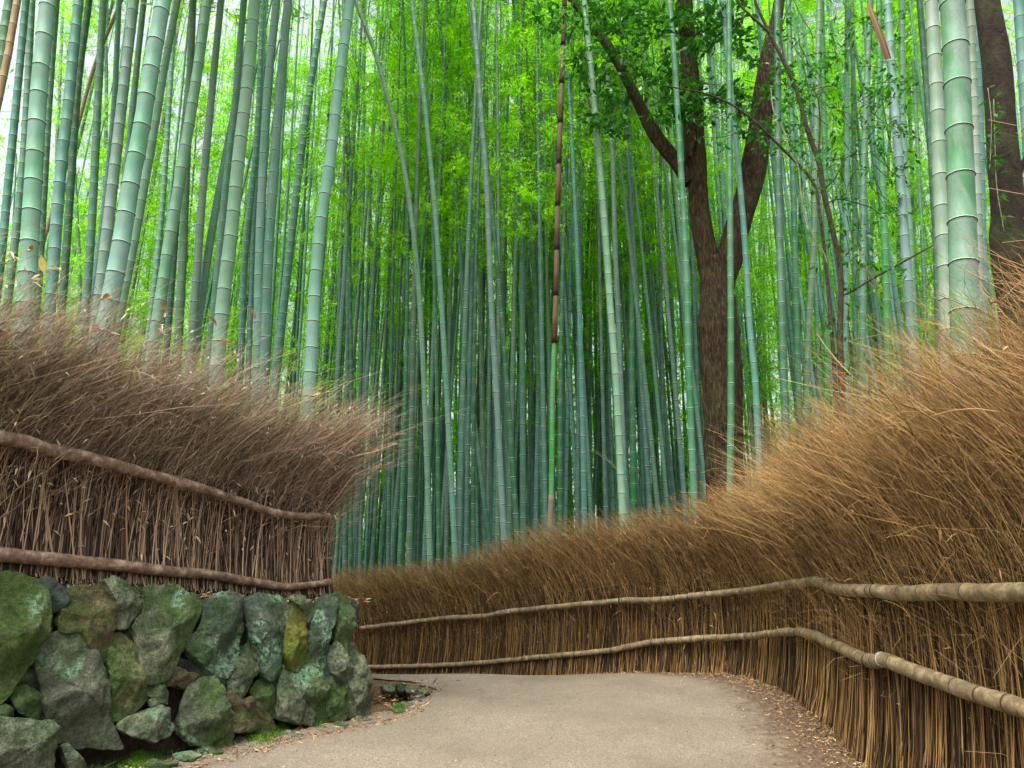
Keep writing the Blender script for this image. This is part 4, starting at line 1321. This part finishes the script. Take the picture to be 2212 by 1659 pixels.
# torn sheath hanging by the vivid green culm
W = [at(1434 + x / 2, y / 2, 6.4) for x, y in ((888, 12), (905, 60), (935, 140), (958, 205), (974, 252))]
C = catmull(W, 16)
T = unit(np.gradient(C, axis=0)); side = unit(np.cross(T, np.array([0, 1.0, 0.15])))
ww = np.interp(np.arange(16), [0, 2, 13, 15], [0.014, 0.03, 0.038, 0.033])
rows_ = []
for a in np.linspace(-1, 1, 9):
    rows_.append(C + side * (a * ww)[:, None] + np.array([0, 1, 0]) * (0.016 * a * a) + 0.003 * np.sin(a * 20))
V = np.array(rows_); V2 = V + np.array([0, 0.004, 0])
Fq = grid_faces(9, 16)
loc = W[0]
o = mesh('torn_sheath', shift(np.vstack([V.reshape(-1, 3), V2.reshape(-1, 3)]), loc), np.vstack([Fq, Fq[:, ::-1] + 144]), M['dry'], attrs={'tint': np.tile(np.clip(np.linspace(0.9, 0.1, 16)[None] + 0.3 * np.sin(np.arange(9) * 5.0)[:, None], 0, 1).ravel(), 2)})
o.location = loc
tag(o, 'torn brown culm sheath dangling beside the vivid green culm', 'sheath')

# ------------------------------------------------------------------ leafy bamboo farther back
def crown(seed, H=11.0, nb=120, rad=1.5):
    """leafy side branches over a stem of height H, local origin at the crown's foot"""
    g = np.random.default_rng(seed)
    z = g.random(nb) ** 0.8 * H
    az = g.random(nb) * 2 * math.pi
    ln = rad * (0.35 + 0.75 * g.random(nb)) * (0.55 + 0.45 * (1 - z / H))
    D = np.stack([np.cos(az), np.sin(az), 0.35 + 0.5 * g.random(nb)], 1)
    st = np.column_stack([np.zeros((nb, 2)), z])
    tip = st + D * ln[:, None] + np.column_stack([np.zeros((nb, 2)), -0.45 * ln ** 2])
    B = bez(st, st + D * ln[:, None] * 0.6 + np.array([0, 0, 0.1]), tip, 6)
    Vb, Qb, _ = twigs(B, np.linspace(1, 0.3, 6)[None] * 0.007 * np.ones((nb, 1)), 3)
    # sprays of leaves: clumped
    m = nb * 9
    bi = g.integers(0, nb, m); tt_ = 0.25 + 0.75 * g.random(m)
    i0 = np.minimum((tt_ * 5).astype(int), 4); fr_ = (tt_ * 5 - i0)[:, None]
    c = B[bi, i0] * (1 - fr_) + B[bi, i0 + 1] * fr_ + g.normal(scale=0.10, size=(m, 3))
    per = 9
    base = np.repeat(c, per, 0) + g.normal(scale=0.045, size=(m * per, 3))
    sd_ = unit(g.normal(size=(m, 3)) * np.array([1, 1, 0.35]))
    D = unit(np.repeat(sd_, per, 0) + g.normal(scale=0.55, size=(m * per, 3)) + np.array([0, 0, -0.25]))
    V, Q, A = leaves(base, D, 0.08 + 0.06 * g.random(m * per), 0.014 + 0.009 * g.random(m * per), 0.15)
    A = 0.35 * A + 0.65 * np.repeat(np.clip(g.random(m) * 0.6 + 0.4 * g.random(nb)[bi], 0, 1), per * 4)
    return (Vb, Qb), (V, Q, A)
CR = []
for s in range(7):
    (Vb, Qb), (V, Q, A) = crown(900 + s, H=11.5, nb=150, rad=1.25 + 0.12 * s)
    ob = mesh('branches', Vb, Qb, M['branch']); ol = mesh('foliage', V, Q, M['leaf'], attrs={'tint': A}, smooth=False)
    CR.append((ob, ol))
for root, tip_, sd_ in CROWNS:  # crowns above the frame, added to shade the grove interior
    if sd_ >= 300 and (sd_ // 3) % 5 < 3: continue
    for s_ in CR[sd_ % 7]:
        k = s_.copy(); col.objects.link(k); k.parent = root
        k.location = tip_ * np.array([1, 1, 1]) + np.array([0, 0, -2.6]); k.scale = (1.25, 1.25, 0.62); k.rotation_euler = (0, 0, sd_ * 1.7)
# culm variants shared by the farther bamboo
CV = []
for s in range(8):
    h = 17.0
    zz = np.linspace(0, h, 50)
    bx = (0.25 + 0.1 * s) * (zz / h) ** 2 * (1 if s % 2 else -1)
    P = np.column_stack([bx, 0.3 * (zz / h) ** 2 * np.ones(50), zz])
    o, _, _ = culm_mesh('culm', P, 0.055, 0.02, 0.29, 0.012, None, 8, s + 40)
    CV.append(o)
protos = [x for pr in CR for x in pr] + CV
far_tones = ['blue-green', 'deep teal', 'grey-green', 'green', 'blue-green', 'grey-blue', 'pale green', 'deep teal']
occupied = []
def leafy(x, y, i, zc, label, grp, sc_=1.0, tilt=0.0, foliage=True):
    while not stands_ok(x, y):
        x *= 1.02; y *= 1.02
    z = gz(x, y) - 0.05
    root = empty('leafy_bamboo' if foliage else 'bamboo', (x, y, z))
    tag(root, label, 'bamboo', grp)
    c = CV[i % 8].copy(); col.objects.link(c); c.parent = root
    c.scale = (sc_, sc_, 1.0)
    c.color = (*[q * 0.85 for q in jitter(TONES[far_tones[(i * 5) % 8]], i, 0.2)], 0.2)  # tones darkened to put the shade of the crowns into the colour
    root.rotation_euler = (rnd.uniform(-0.03, 0.03), tilt + rnd.uniform(-0.045, 0.045), rnd.uniform(0, 6.28) if abs(tilt) < 1e-3 else 0)
    if foliage:
        a, b = CR[i % 7]
        for s in (a, b):
            k = s.copy(); col.objects.link(k); k.parent = root
            k.location = (0, 0, zc); k.rotation_euler = (0, 0, rnd.uniform(0, 6.28)); 
    return root
def visible_x(x, y):
    return abs(x / y) < 0.80
N1 = 'slender bamboo culm packed in the middle rows of the grove'
N2 = 'tall leafy bamboo standing in the far rows of the grove'
# bare-stemmed middle rows (10-17 m)
cnt = 0
for i in range(84):
    y = 10.5 + 7.5 * ((i * 0.6180339) % 1)
    f = -0.27 + 0.60 * ((i + 0.5) / 84) + rnd.uniform(-0.006, 0.006)
    if f > -0.05 and y < 11.0: y += 1.0
    x = f * y
    if sdist(RF, np.array([x]), np.array([y]))[0] * 1.0 < 0.3 and f < 0.3:
        # stay beyond the fence
        if y < np.interp(x, RF[::-1, 0][:7], RF[::-1, 1][:7]) + 0.6:
            y = np.interp(x, RF[::-1, 0][:7], RF[::-1, 1][:7]) + 0.8 + 3 * rnd.random(); x = f * y
    leafy(x, y, i, 7.5 + 1.5 * rnd.random(), N1, 'slender culms of the middle rows', 0.75 + 0.35 * rnd.random(), foliage=(i % 4 == 0))
# leafy far rows (16-30 m)
for i in range(104):
    y = 15.5 + 13 * ((i * 0.6180339 + 0.31) % 1)
    f = -0.80 + 1.62 * ((i + 0.5) / 104) + rnd.uniform(-0.01, 0.01)
    x = f * y
    zc = 2.4 + 3.0 * rnd.random() if y > 19 else 4.5 + 2.0 * rnd.random()
    if f < -0.5: zc += 1.0
    leafy(x, y, i + 3, zc, N2, 'tall leafy bamboo of the far rows', 0.8 + 0.4 * rnd.random())
for o in protos:
    bpy.data.objects.remove(o)

# far green mass of the grove: one stuff object
n_ = 150000
az = R.uniform(-0.92, 0.92, n_)
dd = R.uniform(27, 36, n_)
X = dd * az; Yv = dd
top = 30 + 3 * np.sin(az * 9) 
z = R.random(n_) ** 0.95 * top - 1.0
clump = np.sin(X * 0.9 + 2 * np.sin(z * 0.6)) + np.sin(z * 1.1 + X * 0.35) + R.normal(scale=0.9, size=n_)
gapL = (az < -0.55) & (z > 12)
nl = 36000
keep = (clump > -0.7) & ~(gapL & (R.random(n_) < 0.75))
P0 = np.column_stack([X, Yv, z])[keep]
al = R.uniform(-0.9, 0.9, nl); dl_ = R.uniform(21, 30, nl)
P0 = np.vstack([P0, np.column_stack([al * dl_, dl_, -1.6 + 8.5 * R.random(nl) ** 1.2])])
n_ = len(P0)
D = unit(R.normal(size=(n_, 3)) + np.array([0, 0, -0.4]))
V, Q, A = leaves(P0, D, 0.25 + 0.22 * R.random(n_), 0.06 + 0.05 * R.random(n_), 0.1)
m_ = 260
xs = R.uniform(-0.9, 0.9, m_); ds = R.uniform(24, 34, m_)
st = np.column_stack([xs * ds, ds, np.full(m_, -1.4)])
tp = st + np.column_stack([R.normal(scale=0.8, size=(m_, 2)), np.full(m_, 17.0)])
st = st[:, :]
fc = []
m_ = 430
xs = np.linspace(-0.86, 0.86, m_) + R.normal(scale=0.004, size=m_); ds = R.uniform(13.5, 27, m_)
kp = ~(((xs < -0.33) & (R.random(m_) < 0.6)) | ((xs > 0.36) & (R.random(m_) < 0.4)))
xs, ds = xs[kp], ds[kp]
kp = np.array([stands_ok(a * b, b) for a, b in zip(xs, ds)])
xs, ds = xs[kp], ds[kp]; m_ = len(xs)
xx = xs * ds
bz = ghz(xx, ds)
b0 = np.column_stack([xx, ds, bz - 0.1]); t0 = b0 + np.column_stack([R.normal(scale=0.5, size=(m_, 2)), np.full(m_, 25.0)])
zz_ = np.linspace(0, 1, 44)[None, :, None]
Pf = b0[:, None] * (1 - zz_) + t0[:, None] * zz_ + np.stack([0.9 * np.sin(np.arange(m_))[:, None] * zz_[..., 0] ** 2, np.zeros((m_, 44)), np.zeros((m_, 44))], -1)
rf = (0.038 + 0.022 * R.random(m_))[:, None] * np.linspace(1, 0.3, 44)[None]
V2, Q2, A2_ = twigs(Pf, rf, 7)
tag(mesh('distant_bamboo', V2, Q2, mat_far_culm(), attrs={'tint': A2_}), 'countless thin bamboo culms massed in the depth of the grove', 'bamboo', kind='stuff')
tag(mesh('far_foliage', V, Q, M['far_leaf'], attrs={'tint': A}, smooth=False), 'bright green mass of distant bamboo foliage closing off the grove', 'foliage', kind='stuff')

# ------------------------------------------------------------------ forked tree, slim tree, brown trunk
def bark_tube(pts, radii, k=40, n=110, ridge=0.11, seed=0):
    C = catmull(pts, n)
    rr = np.interp(np.linspace(0, 1, n), np.linspace(0, 1, len(radii)), radii)
    T, A, B = frames(C)
    th = np.arange(k) * 2 * math.pi / k
    V = C[:, None] + rr[:, None, None] * (A[:, None] * np.cos(th)[None, :, None] + B[:, None] * np.sin(th)[None, :, None])
    s = np.r_[0, np.cumsum(np.linalg.norm(np.diff(C, axis=0), axis=1))]
    for i in range(n):
        for j in range(k):
            a = th[j]
            q = Vector((math.cos(a) * 5 + seed, math.sin(a) * 5, s[i] * 1.6))
            d = 1 + ridge * (mnoise.noise(q * 1.6) * 1.0 - abs(mnoise.noise(q * 3.1)) * 0.8) + 0.10 * mnoise.noise(Vector((math.cos(a) + seed, math.sin(a), s[i] * 1.3)))
            V[i, j] = C[i] + (V[i, j] - C[i]) * d
    V = V.reshape(-1, 3)
    i, j = np.meshgrid(np.arange(n - 1), np.arange(k), indexing='ij')
    a = i * k + j; b = i * k + (j + 1) % k
    return V, np.stack([a, b, b + k, a + k], -1).reshape(-1, 4), C

YA = 9.4
A3 = lambda x, y, Y=YA: at(1434 + x / 2, y / 2, Y)
A2 = lambda x, y, Y=YA: at(691 + x / 2, y / 2, Y)
wA = lambda w_: w_ / 4 * YA / F
base = A3(258, 2300); base[2] = gz(base[0], base[1]) - 0.1
ft = empty('forked_tree', (base[0], base[1], base[2] + 0.1))
tag(ft, 'big dark forked tree with furrowed bark rising behind the fence', 'tree')
lo3 = ft.location
V, Q, C = bark_tube([base, A3(255, 1900), A3(255, 1659), A3(238, 1400), A3(228, 1230), A3(240, 1120)], [wA(190), wA(175), wA(160), wA(168), wA(185), wA(120)], seed=1)
mesh('trunk', shift(V, lo3), Q, M['barkA'], ft)
V, Q, C = bark_tube([A3(228, 1320), A3(195, 1150), A3(158, 950), A3(140, 720), A3(133, 600), A3(118, 420), A3(108, 250), A3(90, 0), A3(78, -300)], [wA(105), wA(98), wA(92), wA(98), wA(104), wA(84), wA(80), wA(88), wA(76)], seed=5, ridge=0.14)
mesh('limb', shift(V, lo3), Q, M['barkA'], ft)
V, Q, C = bark_tube([A3(238, 1330), A3(270, 1160), A3(325, 960), A3(372, 800), A3(400, 650), A3(432, 400), A3(455, 230), A3(490, 60), A3(530, -250)], [wA(110), wA(118), wA(112), wA(118), wA(110), wA(90), wA(66), wA(48), wA(40)], seed=9, ridge=0.14)
mesh('limb', shift(V, lo3), Q, M['barkA'], ft)
V, Q, C = bark_tube([A2(1600, 790), A2(1530, 690), A2(1465, 605), A2(1415, 520), A2(1365, 420), A2(1310, 310), A2(1245, 200), A2(1165, 90), A2(1090, 0), A2(1000, -120)], [wA(72), wA(70), wA(70), wA(58), wA(50), wA(48), wA(46), wA(42), wA(38), wA(30)], seed=13, k=24)
mesh('limb', shift(V, lo3), Q, M['barkA'], ft)
# knob at the cut branch
V, Q, C = bark_tube([A3(130, 560), A3(118, 620, YA - 0.2), A3(112, 680, YA - 0.25)], [wA(50), wA(44), wA(20)], k=16, n=16, seed=17)
mesh('stub', shift(V, lo3), Q, M['barkA'], ft)

def leaf_sprays(root, regions, mat, Lr=(0.06, 0.11), per=9, twig_from=None, name='foliage', sprd=0.16):
    parts = []; tw = []
    for (x0, y0, x1, y1, n_, Y0, Y1) in regions:
        for _ in range(n_):
            px, py = rnd.uniform(x0, x1), rnd.uniform(y0, y1)
            Yc = rnd.uniform(Y0, Y1)
            c = at(px, py, Yc)
            m = int(per * rnd.uniform(0.6, 1.5))
            ax = unit(R.normal(size=3) * np.array([1, 1, 0.3]))
            t_ = R.random(m)[:, None]
            b = c + ax * (t_ - 0.5) * sprd * 2 + R.normal(scale=0.025, size=(m, 3))
            D = unit(ax + R.normal(scale=0.8, size=(m, 3)) + np.array([0, 0, -0.35]))
            Ls = R.uniform(Lr[0], Lr[1], m)
            parts.append(leaves(b, D, Ls, Ls * 0.42, 0.12))
            if twig_from is not None and rnd.random() < 0.55:
                a = twig_from[int(rnd.random() * len(twig_from))]
                tw.append((c, c + (a - c) * min(1, 0.45 / (np.linalg.norm(a - c) + 1e-6))))
    V, Q, A = cat(parts)
    mesh(name, shift(V, root.location), Q, mat, root, attrs={'tint': A}, smooth=False)
    if tw:
        a = np.array([t[0] for t in tw]); b = np.array([t[1] for t in tw])
        V, Q, _ = twigs(bez(b, (a + b) / 2 + R.normal(scale=0.04, size=a.shape), a, 5), np.linspace(1, .4, 5)[None] * 0.006 * np.ones((len(tw), 1)), 3)
        tag(mesh('twigs', shift(V, root.location), Q, M['barkC'], root), kind='stuff')
leaf_sprays(ft, [(1240, 60, 1500, 270, 90, 8.2, 9.6), (1150, 0, 1480, 70, 60, 8.0, 9.4), (1430, 170, 1600, 270, 50, 8.4, 9.2), (1470, 0, 1620, 120, 50, 8.2, 9.6), (1230, 260, 1350, 300, 5, 8.6, 9.2), (1600, 100, 1700, 300, 14, 8.6, 9.6)], M['broad'], (0.09, 0.16), 13, twig_from=[A2(1330, 340), A2(1250, 200), A2(1170, 90), A3(118, 420), A3(100, 100)])

YC = 7.6
B3 = lambda x, y, Y=YC: at(1434 + x / 2, y / 2, Y)
st_ = empty('slim_tree', (B3(770, 1900)[0], YC, gz(B3(770, 1900)[0], YC)))
tag(st_, 'slim dark understorey tree with crooked crossing branches among the culms', 'tree')
bs = B3(765, 2100); bs[2] = gz(bs[0], bs[1]) - 0.05
slim = [
 ('trunk', [bs, B3(768, 1650), B3(765, 1200), B3(730, 1000), B3(690, 830), B3(670, 700), B3(620, 560), B3(570, 380), B3(510, 250), B3(455, 140), B3(400, 20), B3(370, -80)], [.042, .036, .034, .033, .036, .033, .032, .032, .03, .026, .02, .016]),
 ('branch', [B3(745, 2050), B3(740, 1659), B3(705, 1200), B3(670, 900), B3(640, 780), B3(500, 630), B3(350, 490), B3(200, 410), B3(0, 370)], [.03, .028, .024, .022, .02, .019, .015, .012, .007]),
 ('branch', [B3(765, 1280), B3(810, 1260), B3(900, 1205), B3(1000, 1150), B3(1090, 1100), B3(1160, 1062)], [.012, .013, .013, .013, .012, .009]),
 ('branch', [B3(455, 140), B3(400, 90), B3(330, 20), B3(300, -60)], [.02, .017, .014, .01]),
 ('branch', [B3(520, 260), B3(505, 150), B3(520, 80), B3(560, -20)], [.014, .012, .009, .006]),
 ('branch', [B3(665, 690), B3(675, 560), B3(668, 440), B3(640, 380), B3(600, 350)], [.013, .011, .01, .007, .004]),
 ('branch', [B3(668, 440), B3(690, 380), B3(740, 370)], [.008, .006, .003]),
 ('branch', [B3(690, 820), B3(740, 770), B3(790, 680), B3(860, 665), B3(920, 650)], [.011, .009, .007, .005, .003]),
 ('branch', [B3(700, 880), B3(760, 860), B3(840, 880), B3(900, 900), B3(960, 950)], [.009, .008, .007, .005, .003]),
 ('branch', [B3(645, 230), B3(640, 150), B3(600, 80), B3(560, 0)], [.006, .006, .005, .004]),
]
for nm, pts, rr in slim:
    V, Q, C = bark_tube(pts, rr, k=12, n=50, ridge=0.05, seed=len(rr))
    mesh(nm, shift(V, st_.location), Q, M['barkC'], st_)
leaf_sprays(st_, [(1640, 20, 1960, 200, 60, 6.8, 8.4), (1700, 180, 1960, 420, 52, 6.8, 8.6), (1640, 200, 1740, 330, 20, 7.0, 8.4), (1780, 420, 1960, 640, 26, 7.2, 8.6), (1720, 640, 1860, 860, 12, 7.4, 8.6), (1480, 230, 1620, 320, 12, 7.3, 8.2)], M['broad'], (0.05, 0.10), 12, twig_from=[B3(510, 250), B3(620, 560), B3(670, 440), B3(740, 370), B3(860, 665)])
vn = empty('hanging_vine', tuple(B3(470, 430, 7.3)))
V, Q, C = bark_tube([B3(x, y, 7.3) for x, y in ((462, 380), (475, 480), (520, 570), (545, 660), (580, 720), (592, 830), (610, 930), (650, 1030), (690, 1090), (705, 1135))], [.006, .009, .011, .011, .010, .010, .009, .009, .008, .006], k=10, n=70, ridge=0.2, seed=2)
V = shift(V, vn.location)
mesh('stem', V, Q, M['vine'], vn)
tag(vn, 'pale twisting vine hanging beside the slim dark tree', 'vine')

YB = 6.0
wB = lambda w_: w_ / 4 * YB / F
bb = at(1434 + 1540 / 2, 1700 / 2, YB); bb[2] = gz(bb[0], bb[1]) - 0.1
bt = empty('brown_tree', (bb[0], bb[1], bb[2] + 0.1))
tag(bt, 'thick smooth brown tree trunk beside the thickest bamboo', 'tree')
Bp = lambda x, y: at(1434 + x / 2, y / 2, YB)
V, Q, C = bark_tube([bb, Bp(1512, 1250), Bp(1488, 900), Bp(1466, 650), Bp(1448, 400), Bp(1436, 250), Bp(1412, 120), Bp(1390, -60), Bp(1375, -500), Bp(1400, -1000)], [wB(190), wB(180), wB(166), wB(152), wB(144), wB(130), wB(115), wB(104), wB(92), wB(70)], ridge=0.02, seed=21)
mesh('trunk', shift(V, bt.location), Q, M['barkB'], bt)
V, Q, C = bark_tube([Bp(1500, 850), Bp(1560, 690), Bp(1640, 600)], [wB(44), wB(26), wB(16)], k=14, n=24, ridge=0.05, seed=22)
mesh('branch', shift(V, bt.location), Q, M['barkB'], bt)
iv = empty('climbing_vine', tuple(at(1434 + 1420 / 2, 300, 5.7)))
tag(iv, 'thin ivy stems with small green leaves climbing the smooth brown trunk', 'vine')
parts = []; stems = []
for xs_ in ('1425 430 1430 600 1438 800 1470 1000', '1400 380 1415 520 1410 700'):
    v = [float(q) for q in xs_.split()]
    W = catmull([at(1434 + v[i] / 2, v[i + 1] / 2, 5.72) for i in range(0, len(v), 2)], 20)
    stems.append(tube(W, 0.004, 5) + (np.zeros(0),))
    for k in range(16):
        c = W[rnd.randrange(20)]
        D = unit(R.normal(size=(2, 3)) + np.array([0.3, -0.5, -0.2]))
        parts.append(leaves(np.repeat(c[None], 2, 0) + D * 0.02, D, R.uniform(.06, .10, 2), R.uniform(.025, .04, 2)))
V, Q, _ = cat([(a, b, np.zeros(len(a))) for a, b, _ in stems])
mesh('stem', shift(V, iv.location), Q, M['vine'], iv)
V, Q, A = cat(parts)
mesh('foliage', shift(V, iv.location), Q, M['broad'], iv, attrs={'tint': A})

# understorey leaves low in the grove
# ------------------------------------------------------------------ dead leaves caught on the wall-top fence
def curled_leaf(loc, L, W, mat, name, lab, cat_, grp, seed, tint):
    rg = random.Random(seed)
    nx, ny = 9, 5
    V = np.zeros((nx, ny, 3))
    for i in range(nx):
        t = i / (nx - 1)
        wv = W * math.sin(math.pi * min(1, t * 0.96 + 0.03)) ** 0.7
        for j in range(ny):
            a = (j / (ny - 1) - 0.5) * 2
            V[i, j] = (t * L, a * wv / 2, 0.35 * wv * a * a + 0.22 * L * math.sin(t * 2.6 + seed) * 0.5)
    V = V.reshape(-1, 3)
    o = mesh(name, V, grid_faces(nx, ny), mat, attrs={'tint': np.clip(np.full(len(V), tint) + R.normal(scale=0.1, size=len(V)), 0, 1)})
    o.location = loc
    o.rotation_euler = (rg.uniform(-1.2, 1.2), rg.uniform(-0.9, 0.9), rg.uniform(0, 6.28))
    return tag(o, lab, cat_, grp)
spots = [(70, 530, 'd', 'dark curled leaf caught on the thick pale culm above the fence'), (235, 640, 'd', 'pinkish curled leaf below the thickest pale culm'),
 (345, 655, 'd', 'dark crumpled leaf on the twig tips beside the thickest culm'), (130, 680, 'd', 'small rust-red leaf among the upper twigs'), (210, 717, 'd', 'red-brown flat leaf below the rust-red one'),
 (270, 735, 'd', 'orange-brown leaf pair in the middle of the twigs'), (12, 716, 'd', 'brown leaf at the frame edge of the wall-top fence'), (465, 705, 'd', 'large orange-brown leaf hanging near the blue-green culms'),
 (540, 668, 'd', 'pinkish leaf cluster near the fence end tips'), (470, 738, 'd', 'orange leaf below the large hanging leaf'), (565, 990, 'd', 'brown leaf low among the twigs near the upper rail'),
 (300, 1040 + 70, 'd', 'reddish leaf stuck between the stems below the upper rail'), (185, 1107, 'd', 'reddish brown leaf between the two wooden rails'), (410, 880, 'd', 'dark brown leaf in the middle of the brush'),
 (690, 850, 's', 'pale straw leaf pair hanging from the fence end tips'), (100, 590, 's', 'largest pale yellow leaf bunch hanging before the culms'), (85, 600, 's', 'narrow yellow leaf beside the pale yellow bunch'), (110, 572, 's', 'pale leaf pointing outwards above the yellow bunch'),
 (245, 690, 's', 'straw-coloured leaf pair under the thickest culm'), (700, 838, 's', 'pale papery leaf near the fence end')]
lean_off = offset_poly(LFp, 0.05)
for i, (px, py, k, lab) in enumerate(spots):
    p = on_curtain(px, py, lean_off)
    L_ = 0.06 + 0.03 * ((i * 37) % 10) / 10
    if 'largest' in lab or 'large' in lab: L_ = 0.10
    curled_leaf(p, L_, L_ * 0.42, M['dry'] if k == 'd' else M['straw'], 'dead_leaf', lab, 'leaf', 'dead leaves caught in the wall-top fence', i, 0.35 + 0.4 * ((i * 13) % 7) / 7)
